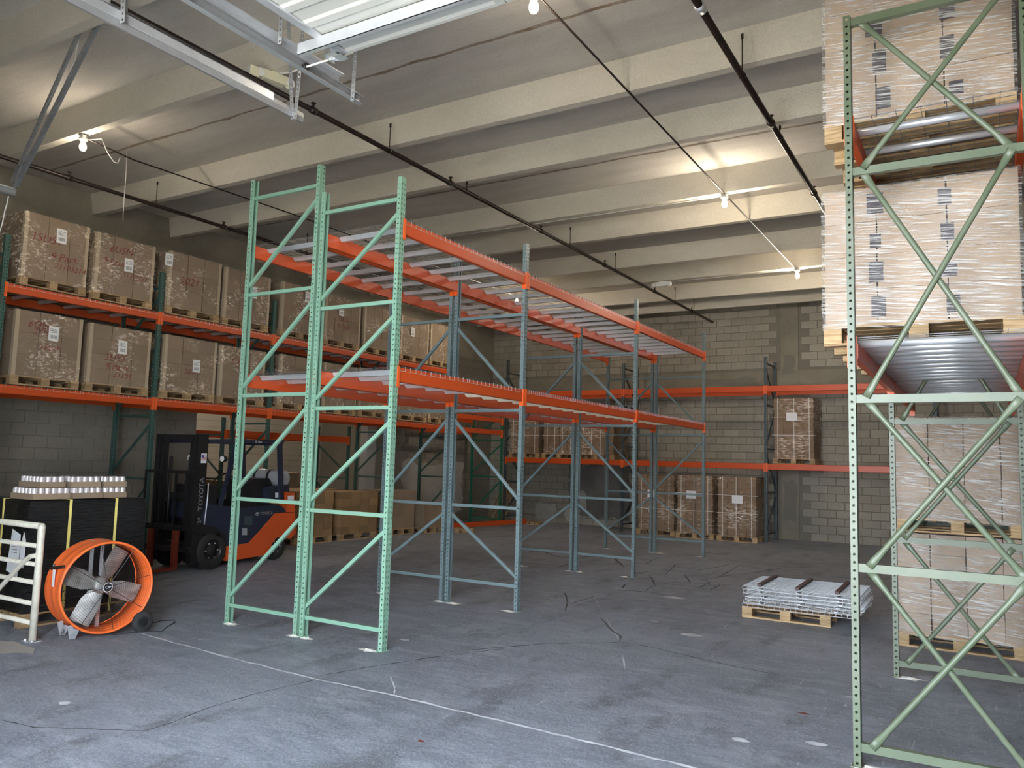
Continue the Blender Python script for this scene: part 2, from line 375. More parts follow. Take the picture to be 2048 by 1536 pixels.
def mat_emit(name, col, s):
    m = bpy.data.materials.new(name); m.use_nodes = True; nt = m.node_tree; nt.nodes.clear()
    o = N(nt, 'ShaderNodeOutputMaterial'); e = N(nt, 'ShaderNodeEmission'); e.inputs[0].default_value = (*col, 1); e.inputs[1].default_value = s
    nt.links.new(e.outputs[0], o.inputs[0]); return m
MT['bulb'] = mat_emit('lit_bulb', (1, .86, .66), 22)
MT['cansilver'] = paint('can_aluminium', (.75,.75,.76), .25, .9, wear=.1)
MT['canwhite'] = paint('can_white_print', (.62, .60, .60), .35, .2, wear=.4, wcol=(.5,.30,.28), scale=60)

# ================================================================== THE SETTING
XL, XR, YF, YB, ZS, ZR = -13.6, 6.0, -.45, 21.5, 6.37, 6.0
XA = -21.0                      # far side of the neighbouring unit seen through the opening
OP0, OP1, OPZ = 10.4, 15.55, 3.3   # opening in the left wall
fl = struct(build(MB().box((XA-.2, YF, -.2), (XR+.2, YB+.2, 0)), 'floor', MT['floor']))
ap = struct(build(MB().box((-30, -26, -.22), (22, YF, -.02)), 'floor_apron', MT['apron']))

def strip(pts, w, z, mat, name, parent, jitter=.3, seed=0, n_sub=5):
    """a flat ragged line along a polyline"""
    rnd = random.Random(seed); P = []
    for a, b in zip(pts[:-1], pts[1:]):
        a = Vector((a[0], a[1], 0)); b = Vector((b[0], b[1], 0))
        for k in range(n_sub): P.append(a.lerp(b, k/n_sub))
    P.append(Vector((pts[-1][0], pts[-1][1], 0)))
    mb = MB(); L = []
    for k, p in enumerate(P):
        d = (P[min(k+1, len(P)-1)]-P[max(k-1, 0)]).normalized(); nrm = Vector((-d.y, d.x, 0))
        p = p + nrm*rnd.uniform(-1, 1)*w*jitter
        ww = w*rnd.uniform(1-jitter*1.6, 1+jitter)*.5
        if k in (0, len(P)-1): ww *= .3
        L.append((p+nrm*ww, p-nrm*ww))
    for k, (a, b) in enumerate(L): mb.v += [(a.x, a.y, z), (b.x, b.y, z)]
    for k in range(len(L)-1): mb.face((2*k, 2*k+2, 2*k+3, 2*k+1))
    return build(mb, name, mat, parent)
def fpx(*uv): return [tuple(px(u, v, 'z', 0)[:2]) for u, v in uv]
# pale filled control joint and cracks that the photograph shows in the slab
strip(fpx((262,1262),(450,1313),(640,1360),(790,1392),(1024,1447),(1200,1490),(1420,1545)), .028, .0012, MT['joint'], 'joint_line', fl, .35, 1, 8)
CR = [[(0,1440),(70,1455),(180,1458),(290,1462),(340,1446),(420,1415),(520,1385),(640,1358)],[(640,1352),(760,1330),(900,1310),(1010,1297)],
      [(900,1303),(1000,1295),(1090,1287),(1180,1286),(1240,1284),(1310,1296),(1390,1315),(1470,1333),(1560,1350)],
      [(1190,1198),(1210,1232),(1232,1270),(1240,1284)],[(780,1352),(790,1375),(788,1390)],[(1240,1290),(1250,1340)]]
for i, c in enumerate(CR): strip(fpx(*c), .012, .0008, MT['crack'] if i not in (3,5,4) else MT['joint'], 'crack', fl, .5, 10+i)
CR2 = [[(1050,1105),(1085,1102),(1110,1113),(1150,1117),(1190,1112),(1230,1118),(1250,1135)],[(1115,1135),(1150,1125),(1200,1120)],[(1240,1118),(1290,1128),(1310,1118),(1345,1115)],
       [(1240,1160),(1280,1145),(1330,1140),(1380,1143),(1430,1135),(1475,1125)],[(1330,1150),(1350,1130),(1400,1125)],[(1230,1170),(1290,1165),(1330,1168),(1360,1162)],
       [(1270,1145),(1300,1152),(1310,1170),(1290,1182),(1320,1188)],[(1330,1168),(1400,1175),(1420,1165),(1410,1160)],[(1250,1168),(1240,1180),(1290,1183)],
       [(1400,1160),(1450,1152),(1500,1147),(1570,1135),(1640,1134)],[(1430,1158),(1480,1130)],[(1370,1150),(1380,1165),(1440,1170),(1420,1180)],
       [(1142,1208),(1165,1200),(1190,1192)],[(1150,1210),(1178,1211)],[(1200,1235),(1225,1262),(1242,1272),(1240,1282)],[(1130,1185),(1135,1205),(1130,1222)],[(1320,1190),(1360,1200)]]
for i, c in enumerate(CR2):
    q = fpx(*c); adx, ady = abs(q[-1][0]-q[0][0]), abs(q[-1][1]-q[0][1])
    strip(q, .045 if adx > ady else .02, .0010, MT['crack'], 'crack', fl, .3, 40+i)
def splat(u, v, r, mat, seed, sx=1.6, name='scuff'):
    p = px(u, v, 'z', 0); rnd = random.Random(seed); mb = MB(); n = 14
    mb.poly([(p.x+r*sx*rnd.uniform(.4,1)*cos(2*pi*k/n), p.y+r*rnd.uniform(.4,1)*sin(2*pi*k/n), .0011) for k in range(n)])
    return build(mb, name, mat, fl)
for i, (u, v, r) in enumerate([(1385,1270,.09),(1240,1178,.10),(1345,1195,.13),(810,1280,.05),(130,1406,.05),(1630,1488,.06),(1480,1480,.05),(1700,1395,.04),(1310,1243,.06),(403,1279,.03)]):
    splat(u, v, r, MT['joint'], i)
splat(842, 1482, .022, MT['forkred'], 50); splat(1608, 1427, .03, MT['forkred'], 51, 2)
splat(10, 1292, .22, MT['plaster'], 52, 2.2)

# ---- ceiling: flat flanges of the precast tees with their stems
ce = struct(build(MB().box((XA-.2, YF-.2, ZS), (XR+.2, YB+.2, ZS+.2)), 'ceiling', MT['ceil']))
for y in (.45, 2.0, 4.12, 5.69, 7.93, 9.5, 11.69, 13.2, 15.37, 16.85, 18.97, 20.42):
    rb = MB().prism([(y, ZR), (y+.115, ZR), (y+.175, ZS+.01), (y-.06, ZS+.01)], XL-.05, XR, 'x')
    build(rb, 'rib', MT['rib'], ce)
for i, y in enumerate((3.05, 6.85, 10.6, 14.3, 17.9)):
    strip([(XL+.3, y), (-9, y+.01), (-4, y-.01), (1, y), (XR, y)], .05, ZS-.003, MT['stain'], 'seam', ce, .3, 80+i, 20)

# ---- block walls
BL, BH = .4064, .2032
def unit_block(name, mat, w):
    mb = MB(); a = w/2; h = BH/2-.006; d = .014; c = .004
    # front (towards -y), chamfered rim
    A = [(-a,0,-h),(a,0,-h),(a,0,h),(-a,0,h)]; B = [(-a+c,-d,-h+c),(a-c,-d,-h+c),(a-c,-d,h-c),(-a+c,-d,h-c)]
    mb.v += A+B; mb.face((4,5,6,7))
    for i in range(4): j = (i+1) % 4; mb.face((i, j, 4+j, 4+i))
    return mb
def block_wall(root, spots, mat, rank, rotz, place):
    """spots: (s, z, w) centres along the wall; the 300 best ranked are separate parts, the rest one part"""
    spots = sorted(spots, key=rank); cache = {}; rest = MB()
    for k, (s, z, w) in enumerate(spots):
        if k < 300:
            key = round(w, 3)
            if key not in cache: cache[key] = unit_block('block', mat, w).mesh('block', (mat,))
            x, y = place(s); ob('block', cache[key], root, (x, y, z), (0, 0, rotz))
        else:
            ub = unit_block('block', mat, w); n = len(rest.v); x, y = place(s); cr, sr = cos(rotz), sin(rotz)
            rest.v += [(x+p[0]*cr-p[1]*sr, y+p[0]*sr+p[1]*cr, z+p[2]) for p in ub.v]
            for f in ub.f: rest.face([n+i for i in f])
    if rest.v: stuff(build(rest, 'far_blocks', mat, root))
def courses(s0, s1, z0, z1, skip):
    out = []; k = 0; z = z0
    while z + BH/2 <= z1:
        s = s0 - (BL/2 if k % 2 else 0)
        while s < s1 - .02:
            a, b = max(s, s0), min(s+BL, s1); c = (a+b)/2
            if b-a > .05 and not skip(a, b, z+BH/2): out.append((c, z+BH/2, b-a-.012))
            s += BL
        z += BH; k += 1
    return out
wb = struct(build(MB().box((XA, YB, 0), (XR, YB+.2, ZS)), 'wall_back', MT['mortar']))
COLX0, COLX1 = -4.56, -4.12
BAND0, BAND1 = 4.02, 4.40
def skb(a, b, z): return (b > COLX0 and a < COLX1) or (BAND0 < z < BAND1) or z > 6.36
sp = courses(XL, 1.5, 0, 6.36, skb)
block_wall(wb, sp, MT['block'], lambda t: (0 if (t[1] > 2.1 and t[0] < -2.6) else 1, -t[0]), 0, lambda s: (s, YB+.002))
build(MB().box((COLX0, YB-.03, 0), (COLX1, YB+.05, ZS)), 'concrete_column', MT['conc'], wb)
build(MB().box((XL, YB-.022, BAND0), (COLX0, YB+.05, BAND1)).box((COLX1, YB-.022, BAND0), (1.5, YB+.05, BAND1)), 'tie_beam', MT['conc'], wb)
def patch(pts, y, mat, name, parent, axis='y'):
    mb = MB()
    if axis == 'y': mb.poly([(p[0], y, p[1]) for p in pts])
    else: mb.poly([(y, p[0], p[1]) for p in pts])
    return build(mb, name, mat, parent)
rnd = random.Random(5)
def ragged(x0, x1, z0, z1, n=9, j=.16):
    P = []
    for a, b in (((x0,z0),(x1,z0)),((x1,z0),(x1,z1)),((x1,z1),(x0,z1)),((x0,z1),(x0,z0))):
        for k in range(n):
            t = k/n; P.append((a[0]+(b[0]-a[0])*t+rnd.uniform(-j,j), max(.0, a[1]+(b[1]-a[1])*t+rnd.uniform(-j,j))))
    return P
patch(ragged(-10.75, -8.8, .25, 1.76, n=12, j=.07), YB-.017, MT['darkpatch'], 'dark_paint_patch', wb)
for a in ((-11.9,-11.2,.12,.55),(-10.9,-10.4,.1,.45),(-10.55,-10.2,.5,1.0)):
    patch(ragged(*a, n=5, j=.06), YB-.018, MT['plaster'], 'bare_patch', wb)
patch(ragged(-4.5,-4.2,.5,1.5,n=5,j=.05), YB-.033, MT['mortar'], 'stain', wb)
patch(ragged(-6.6,-5.2,4.05,4.25,n=5,j=.05), YB-.026, MT['mortar'], 'stain', wb)
patch(ragged(-4.5,-4.2,4.3,4.8,n=5,j=.05), YB-.034, MT['mortar'], 'stain', wb)

wlm = MB().box((XL-.2, YF, 0), (XL, OP0, ZS)).box((XL-.2, OP1, 0), (XL, YB, ZS)).box((XL-.2, OP0, OPZ), (XL, OP1, ZS))
wl = struct(build(wlm, 'wall_left', MT['mortar']))
LB0 = 4.95
def skl(a, b, z): return (z > LB0) or (z < OPZ and b > OP0 and a < OP1)
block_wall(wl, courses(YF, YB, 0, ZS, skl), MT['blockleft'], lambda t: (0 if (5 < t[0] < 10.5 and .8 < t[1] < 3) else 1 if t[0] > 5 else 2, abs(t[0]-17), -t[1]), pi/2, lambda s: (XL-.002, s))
build(MB().box((XL-.05, YF, LB0), (XL+.022, YB-.03, ZS-.005)), 'tie_beam', MT['conc'], wl)
build(MB().box((XL-.2, OP1-.02, 0), (XL+.03, OP1+.32, LB0)), 'pale_column', MT['plaster'], wl)
patch(ragged(15.95, 16.9, .0, 2.3, n=7, j=.06), XL+.0165, MT['mortar'], 'grey_patch', wl, 'x')
patch(ragged(17.0, 19.9, .3, 1.75, n=9, j=.12), XL+.017, MT['plaster'], 'plaster_patch', wl, 'x')

DX0, DX1, DZ = -4.02, .22, 4.35      # the open doorway behind the camera
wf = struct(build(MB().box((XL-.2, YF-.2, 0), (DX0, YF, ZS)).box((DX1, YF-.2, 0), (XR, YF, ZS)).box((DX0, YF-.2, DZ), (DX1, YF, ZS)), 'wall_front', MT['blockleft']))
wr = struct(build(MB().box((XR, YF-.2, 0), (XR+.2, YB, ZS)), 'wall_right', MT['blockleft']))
wa = struct(build(MB().box((XA-.2, YF, 0), (XA, YB, ZS)), 'wall_far_left', MT['blockpale']))
for z in [BH*k for k in range(1, 16)]:
    build(MB().box((XA, 2, z-.005), (XA+.003, YB, z+.005)), 'joint', MT['mortar'], wa)
struct(build(MB().box((XA-.2, YF-.2, 0), (XL-.2, YF, ZS)), 'wall_front_far', MT['blockpale']))

# ================================================================== RACKING
def hole_strip(mb, org, du, dv, width, h, cols, pitch, hr, shape, margin=.0):
    """flat sheet from org: du across (width), dv up (h); a punched hole in each cell of the grid"""
    O = Vector(org); U = Vector(du); V = Vector(dv); n = int(h/pitch); cw = width/cols; z0 = (h-n*pitch)
    if z0 > 1e-4:
        mb.poly([O+V*(n*pitch), O+U*width+V*(n*pitch), O+U*width+V*h, O+V*h])
    for r in range(n):
        for c in range(cols):
            u0, u1, v0, v1 = c*cw, (c+1)*cw, r*pitch, (r+1)*pitch; uc, vc = (u0+u1)/2, (v0+v1)/2
            if shape == 'round':
                inner = [(uc+hr*cos(a), vc+hr*sin(a)) for a in [pi/4+k*pi/3 for k in range(6)]]
            else:
                t = hr*.35 if c % 2 == 0 else -hr*.35
                inner = [(uc+hr*.75+t, vc+hr*1.25), (uc-hr*.75+t, vc+hr*1.25), (uc-hr*.4-t, vc-hr*1.4), (uc+hr*.4-t, vc-hr*1.4)]
            outer = [(u1, v1), (u0, v1), (u0, v0), (u1, v0)]
            P = lambda q: tuple(O + U*q[0] + V*q[1])
            b = len(mb.v); mb.v += [P(q) for q in outer+inner]; m = len(inner)
            ang = [math.atan2(q[1]-vc, q[0]-uc) % (2*pi) for q in inner]
            # join outer corners and inner ring with a fan
            corners = [math.atan2(q[1]-vc, q[0]-uc) % (2*pi) for q in outer]
            ev = sorted([(corners[i], 0, i) for i in range(4)] + [((ang[i]+1e-4) % (2*pi), 1, i) for i in range(m)])
            lo = [e for e in ev if e[1] == 0][-1][2]; li = [e for e in ev if e[1] == 1][-1][2]
            for a, kind, i in ev:
                if kind == 0: mb.face((b+lo, b+i, b+4+li)); lo = i
                else: mb.face((b+4+li, b+lo, b+4+i)); li = i
    return mb
_post = {}
def post_mesh(h, mat, side, fd=.048, w=.076, round_only=False, detail=True):
    """C-section upright; side=+1: web (aisle face) on its +x side, side=-1: on its -x side. Local y runs 0..w"""
    key = (round(h, 2), mat.name, side, fd, round_only, detail)
    if key in _post: return _post[key]
    mb = MB(); p = .0508; x0, x1 = (-fd, 0) if side > 0 else (0, fd)
    xw = x1 if side > 0 else x0
    if detail:
        hole_strip(mb, (x0, 0, 0), (1,0,0), (0,0,1), fd, h, 1, p, .0092, 'round')
        mb.poly([(x0, w, 0), (x0, w, h), (x1, w, h), (x1, w, 0)])
        hole_strip(mb, (xw, 0, 0), (0,1,0), (0,0,1), w, h, 2, p, .0095, 'round' if round_only else 'tear')
    else:
        mb.box((x0, 0, 0), (x1, .003, h)).box((x0, w-.003, 0), (x1, w, h)).box((xw-.0015, 0, 0), (xw+.0015, w, h))
    xi = x0 if side > 0 else x1
    for ya, yb in (((0, w),) if round_only else ((0, .02), (w-.02, w))):
        mb.poly([(xi, ya, 0), (xi, yb, 0), (xi, yb, h), (xi, ya, h)])
    _post[key] = mb.mesh('post', (mat,)); return _post[key]

def upright(label, xl, xr, y, h, mat, hz, diags, group, fd=.048, rot=0, origin=None, hl=None, feet=True, rnd=False):
    """frame across x between outer faces xl and xr (local when origin is given and rot turns it)"""
    o = origin or (xl, y, 0); W = xr-xl
    t = thing('upright_frame', label, 'rack frame', o, rot, group)
    ob('post', post_mesh(hl or h, mat, -1, fd, round_only=rnd), t)
    ob('post', post_mesh(h, mat, 1, fd, round_only=rnd), t, (W, 0, 0))
    a, b = fd-.006, W-fd+.006; ym = .038
    for z in hz:
        build(MB().box((a, ym-.017, z-.019), (b, ym+.017, z+.019)), 'horizontal_brace', mat, t)
    for z0, z1 in diags:
        build(MB().bar((a-.01, ym, z0), (b+.01, ym, z1), .03, .036, (0,0,1)), 'diagonal_brace', mat, t)
    if feet:
        for x in (-.012, W-fd-.012):
            build(MB().box((x, -.012, 0), (x+fd+.024, .088, .008)), 'foot_plate', mat, t)
    return t

BEAM_H = .145
_beam = {}
def beam(label, p, length, face, group, mat=None, axis='y', h=BEAM_H):
    """box beam with its outer face on p; top at p.z. face: +1/-1 the side the outer face looks to"""
    mat = mat or MT['orange']
    key = (round(length, 3), mat.name, h)
    if key not in _beam:
        prof = [(0, 0), (-.028, 0), (-.028, -.036), (-.05, -.036), (-.05, -h), (0, -h)]
        c = .006
        prof = [(0, -c), (-c, 0), (-.028, 0), (-.028, -.036), (-.05, -.036), (-.05, -h), (-c, -h), (0, -h+c)]
        r = MB().prism(prof, .004, length-.004, 'x').mesh('rail', (mat,))
        e = MB().box((.002, -.046, -.20), (.009, .008, .012)).box((-.034, .006, -.20), (.007, .011, .012))
        for z in (-.03, -.085, -.15): e.lathe([(.0, .0145), (.009, .0145), (.009, .011)], 6, (-.017, 0, z), 'y')
        _beam[key] = (r, e.mesh('end_connector', (MT['orange2'],)))
    r, e = _beam[key]
    # local +x along the beam, +y outward
    if axis == 'y':
        rz = -pi/2 if face > 0 else pi/2
        loc = (p[0], p[1]+length, p[2]) if face > 0 else p
    else:
        rz = pi if face > 0 else 0
        loc = (p[0]+length, p[1], p[2]) if face > 0 else p
        if face < 0: rz = pi; loc = (p[0]+length, p[1], p[2])
    t = thing('rack_crossbar', label, 'rack beam', loc, rz, group)
    ob('rail', r, t); ob('end_connector', e, t)
    ob('end_connector', e, t, (length, 0, 0), (0, 0, 0), (-1, 1, 1))
    return t

_deck = {}
def deck(label, x0, x1, y0, y1, z, group, chan='galv', round_ch=False, nch=3, name='wire_deck', wmat='wire', flip=False, loc=None, rotz=0, wsp=.082):
    """mesh deck lying on the beams: z is the beam top; wires run across (x) and hook down over both beams"""
    key = (round(x1-x0, 3), round(y1-y0, 3), chan, round_ch, nch, wmat, flip, wsp)
    if key not in _deck:
        D, Wd = x1-x0, y1-y0; r = .0021; mb = MB()
        n = max(2, int(Wd/wsp))
        for k in range(n+1):
            y = .01+(Wd-.02)*k/n
            mb.bar((-.006, y, .004), (D+.006, y, .004), r*1.7, r*1.7)
            for x in (-.006, D+.006): mb.bar((x, y, .010), (x, y, -.034), r*2.4, r*2.4, (0,1,0), 1)
        m = 7
        for k in range(m+1):
            x = D*k/m; mb.bar((x, 0, .009), (x, Wd, .009), r*1.7, r*1.7)
        for x in (-.006, D+.006): mb.bar((x, 0, -.034), (x, Wd, -.034), r*1.7, r*1.7, (0,0,1), 1)
        wm = mb.mesh('wire_mesh', (MT[wmat], MT['galv']))  # mesh wires in the shaded tone, hooks in bright galvanized
        if round_ch:
            cm = MB().tube([(.03, 0, -.026), (D-.03, 0, -.026)], .026, 12).mesh('channel', (MT[chan],), True)
        else:
            prof = [(-.026, .001), (-.020, -.052), (.020, -.052), (.026, .001)]
            c = MB(); nn = 4
            for k, (x, s) in enumerate(((.026, .35), (.06, 1), (D-.06, 1), (D-.026, .35))):
                c.v += [(x, a, b*s) for a, b in prof]
            for k in range(3):
                for i in range(3): c.face((k*4+i, (k+1)*4+i, (k+1)*4+i+1, k*4+i+1))
            c.face((0, 1, 2, 3)); c.face((15, 14, 13, 12)); cm = c.mesh('channel', (MT[chan],))
        _deck[key] = (wm, cm, [Wd*(k+.5)/nch for k in range(nch)])
    wm, cm, ys = _deck[key]
    t = thing(name, label, 'wire deck', loc or (x0, y0, z), rotz, group)
    ob('wire_mesh', wm, t)
    for y in ys: ob('channel', cm, t, (0, y, 0))
    if flip: t.rotation_euler = (pi, 0, rotz)
    return t

# ---- the empty double rack in the middle
Y0 = 5.96; FY = [Y0, Y0+2.515, Y0+6.249, Y0+9.983]
RXR = -4.915; DEP = 1.08; RXL = RXR-DEP         # row facing the pallet of loose decks
LXR = RXL-.042; LXL = LXR-DEP                     # row beside the forklift
ROWS = [('forklift-side row', LXL, LXR), ('row facing the loose decks', RXL, RXR)]
ENDS = ['', 'second from the mint green end', 'third from the mint green end', 'at the back-wall end']
for ri, (rn, xl, xr) in enumerate(ROWS):
    for k, y in enumerate(FY):
        if k == 0:
            hz = [.185,1.33,2.465,3.60,4.72] if ri == 0 else [.19,1.265,2.31,3.36,4.40]
            dg = [(hz[i]+.10, hz[i+1]-.13) for i in range(4)]; h = 4.94 if ri == 0 else 4.62; m = MT['mint']
            lab = ('taller mint green rack frame ending the empty centre rack beside the forklift' if ri == 0 else 'shorter mint green rack frame ending the empty row facing the loose decks')
        else:
            hz = [.30, 1.24, 2.457, 3.67]; h = 4.575; m = MT['bluegrey']
            up = (ri == 0)
            dg = []
            for i in range(3):
                a, b = hz[i]+.10, hz[i+1]-.11
                if k == 3 and i % 2 == 1: up_ = not up
                else: up_ = up
                dg.append((a, b) if up_ else (b, a))
            lab = 'blue-grey rack frame %s, %s' % (ENDS[k], rn)
        upright(lab, xl, xr, y, h, m, hz, dg, 'upright frames of the empty centre rack')
LV = [('lower', 2.71), ('upper', 4.19)]
BAY = ['mint green end bay', 'middle bay', 'back-wall end bay']
for ri, (rn, xl, xr) in enumerate(ROWS):
    for ln, z in LV:
        for k in range(3):
            a, b = FY[k]+.076, FY[k+1]
            for side, x, f in (('left', xl-.004, -1), ('right', xr+.004, 1)):
                other = {(0,'left'): 'forklift-side', (0,'right'): 'inner', (1,'left'): 'inner', (1,'right'): 'open-aisle-side'}[(ri, side)]
                beam('orange %s beam, %s level, %s, %s' % (other, ln, BAY[k], rn), (x, a, z), b-a, f, 'orange beams of the empty centre rack')
            nd = 2 if k == 0 else 3
            for d in range(nd):
                w = (b-a)/nd; cream = (ri == 1 and ln == 'lower' and k > 0)
                deck('%s deck, %s level, %s in %s, %s' % ('cream-channelled' if cream else 'galvanized', ln, ORD[d], BAY[k], rn),
                     xl+.002, xr-.002, a+d*w+.008, a+(d+1)*w-.008, z, 'wire decks of the empty centre rack', 'cream' if cream else 'galv', wsp=.055 if cream else .082)

# ---- rack along the left wall
LY = [5.764, 8.279, 10.794, 14.528, 17.043, 19.558]; LFX, LRX = -12.0, -13.07
LM = ['darkgreen','darkgreen','darkgreen','darkgreen','darkgreen','green']
LN = ['dark green perforated frame ending the left wall rack above the white railing',
      'dark green perforated frame of left wall rack behind the black wrapped pallet',
      'dark green perforated frame of left wall rack right behind the forklift',
      'dark green frame of left wall rack beside the plain carton stacks',
      'dark green frame between the loaded bays and empty bay, left wall rack',
      'bright green frame ending the left wall rack near the leaning planks']
for k, y in enumerate(LY):
    hz = [.15, 1.36, 2.42, 3.5, 4.6]; dg = [(hz[i]+.1, hz[i+1]-.12) for i in range(4)]
    hh = 4.88 if k < 5 else 3.4
    if k == 5: hz = hz[:3]+[3.2]; dg = dg[:2]+[(2.5, 3.1)]
    upright(LN[k], LRX, LFX, y, hh, MT[LM[k]], hz, dg, 'upright frames of the left wall rack')
LB = ['bay above the railing', 'bay above the black pallet', 'wide bay behind the forklift', 'bay over the carton stacks', 'empty corner bay']
LLV = [('lower', 2.715), ('upper', 4.175)]
for ln, z in LLV:
    for k in range(5):
        a, b = LY[k]+.076, LY[k+1]; zz = z
        if k == 4: zz = z-.02 if ln == 'lower' else 3.05
        for nm, x, f in (('front', LFX+.004, 1), ('rear', LRX-.004, -1)):
            beam('orange %s beam, %s level, %s, left wall' % (nm, ln, LB[k]), (x, a, zz), b-a, f, 'orange beams of the left wall rack', h=.13)
        nd = 3 if k == 2 else 2
        if k < 4:
            for d in range(nd):
                w = (b-a)/nd
                deck('galvanized deck under pallets, %s level, %s in %s' % (ln, ORD[d], LB[k]), LRX+.002, LFX-.002, a+d*w+.008, a+(d+1)*w-.008, zz, 'wire decks of the left wall rack')

# ---- rack along the back wall (beams run along x)
BX = [-12.25, -8.52, -4.69, -.96]; BFY, BRY = 20.12, 21.19
BN = ['slate frame of back wall rack in the corner beside the bright green frame', 'slate frame of back wall rack beside the floor pallet row, shelf pallets side',
      'slate frame of back wall rack beside the single shelf pallet', 'slate frame of back wall rack hidden behind the sage green rack']
for k, x in enumerate(BX):
    hz = [.2, 1.2, 2.3, 3.4, 4.45]; dg = [(hz[i]+.1, hz[i+1]-.12) if i % 2 == 0 else (hz[i+1]-.12, hz[i]+.1) for i in range(4)]
    upright(BN[k], 0, BRY-BFY, 0, 4.6 if k else 4.84, MT['slate'], hz, dg, 'upright frames of the back wall rack', rot=pi/2, origin=(x+.076, BFY, 0))
BB = ['corner bay with wrapped pallets', 'middle bay above the floor pallets', 'bay with the single tall pallet']
for ln, z in (('lower', 1.935), ('upper', 3.87)):
    for k in range(3):
        a, b = BX[k]+.076, BX[k+1]
        t = beam('orange front beam, %s level, back wall rack, %s' % (ln, BB[k]), (a, BFY-.004, z), b-a, -1, 'orange beams of the back wall rack', axis='x')
        t = beam('orange rear beam, %s level, back wall rack, %s' % (ln, BB[k]), (a, BRY+.004, z), b-a, 1, 'orange beams of the back wall rack', axis='x')
        t.rotation_euler[2] = 0; t.location = (a, BRY+.004, z)

# ---- rack on the right with round cross braces
RX0, RX1 = -.743, .30; RY = [5.472, 8.007, 10.54]
RN = ['sage green cross-braced frame standing before the big shrink-wrapped loads', 'sage green cross-braced frame in front of the two stacked wrapped pallets', 'sage green cross-braced frame behind the two stacked wrapped pallets']
def xtube(a, b, r, d=.055):
    """round tube brace with flattened ends"""
    a = Vector(a); b = Vector(b); L = (b-a).length; u = (b-a)/L; s = Vector((-u.z, 0, u.x)); n = 10; mb = MB()
    st = [(0, r*1.35, r*.3), (d, r*1.35, r*.3), (d*2.6, r, r), (L-d*2.6, r, r), (L-d, r*1.35, r*.3), (L, r*1.35, r*.3)]
    for t, w, h in st:
        for i in range(n):
            q = 2*pi*i/n; mb.v.append(tuple(a+u*t+s*(w*cos(q))+Vector((0,1,0))*(h*sin(q))))
    for k in range(5):
        for i in range(n): mb.face((k*n+i, k*n+(i+1) % n, (k+1)*n+(i+1) % n, (k+1)*n+i))
    mb.face(range(n)); mb.face([5*n+i for i in range(n-1, -1, -1)])
    return mb
for k, y in enumerate(RY):
    t = thing('upright_frame', RN[k], 'rack frame', (RX0, y, 0), 0, 'upright frames of the right rack')
    Wd = RX1-RX0; fd = .043; h = 4.88
    ob('post', post_mesh(h, MT['sage'], -1, fd, round_only=True), t); ob('post', post_mesh(h, MT['sage'], 1, fd, round_only=True), t, (Wd, 0, 0))
    hz = [.12, 1.212, 2.28, 3.79, 4.835]
    for z in hz:
        mb = MB().box((fd-.006, .012, z-.026), (Wd-fd+.006, .018, z+.026)).box((fd-.006, .018, z+.02), (Wd-fd+.006, .055, z+.026)).box((fd-.006, .018, z-.026), (Wd-fd+.006, .055, z-.02))
        build(mb, 'horizontal_brace', MT['sage'], t)
    for i in range(4):
        z0, z1 = hz[i]+.01, hz[i+1]-.01
        build(xtube((.105, .004, z0), (Wd-.105, .004, z1), .0185), 'cross_brace', MT['sage'], t, smooth=True)
        build(xtube((.105, .028, z1), (Wd-.105, .028, z0), .0185), 'cross_brace', MT['sage'], t, smooth=True)
    for x in (-.012, Wd-fd-.012): build(MB().box((x, -.012, 0), (x+fd+.024, .088, .008)), 'foot_plate', MT['sage'], t)
RBN = ['bay of the big loads', 'bay over the stacked pallets']
for ln, z in (('lower', 2.69), ('upper', 4.19)):
    for k in range(2):
        a, b = RY[k]+.076, RY[k+1]
        for nm, x, f in (('left', RX0+.002, -1), ('right', RX1+.002, 1)):
            beam('orange %s beam, %s level, sage green rack, %s' % (nm, ln, RBN[k]), (x, a, z), b-a, f, 'orange beams of the right rack')
        for d in range(2):
            w = (b-a)/2
            if k == 1 and ln == 'upper': continue
            deck('deck on silver tubes, %s level, sage green rack, %s in %s' % (ln, ORD[d], RBN[k]), RX0+.004, RX1-.004, a+d*w+.026, a+(d+1)*w-.026, z, 'wire decks of the right rack', 'galv', True, 3 if ln == 'upper' else 5)

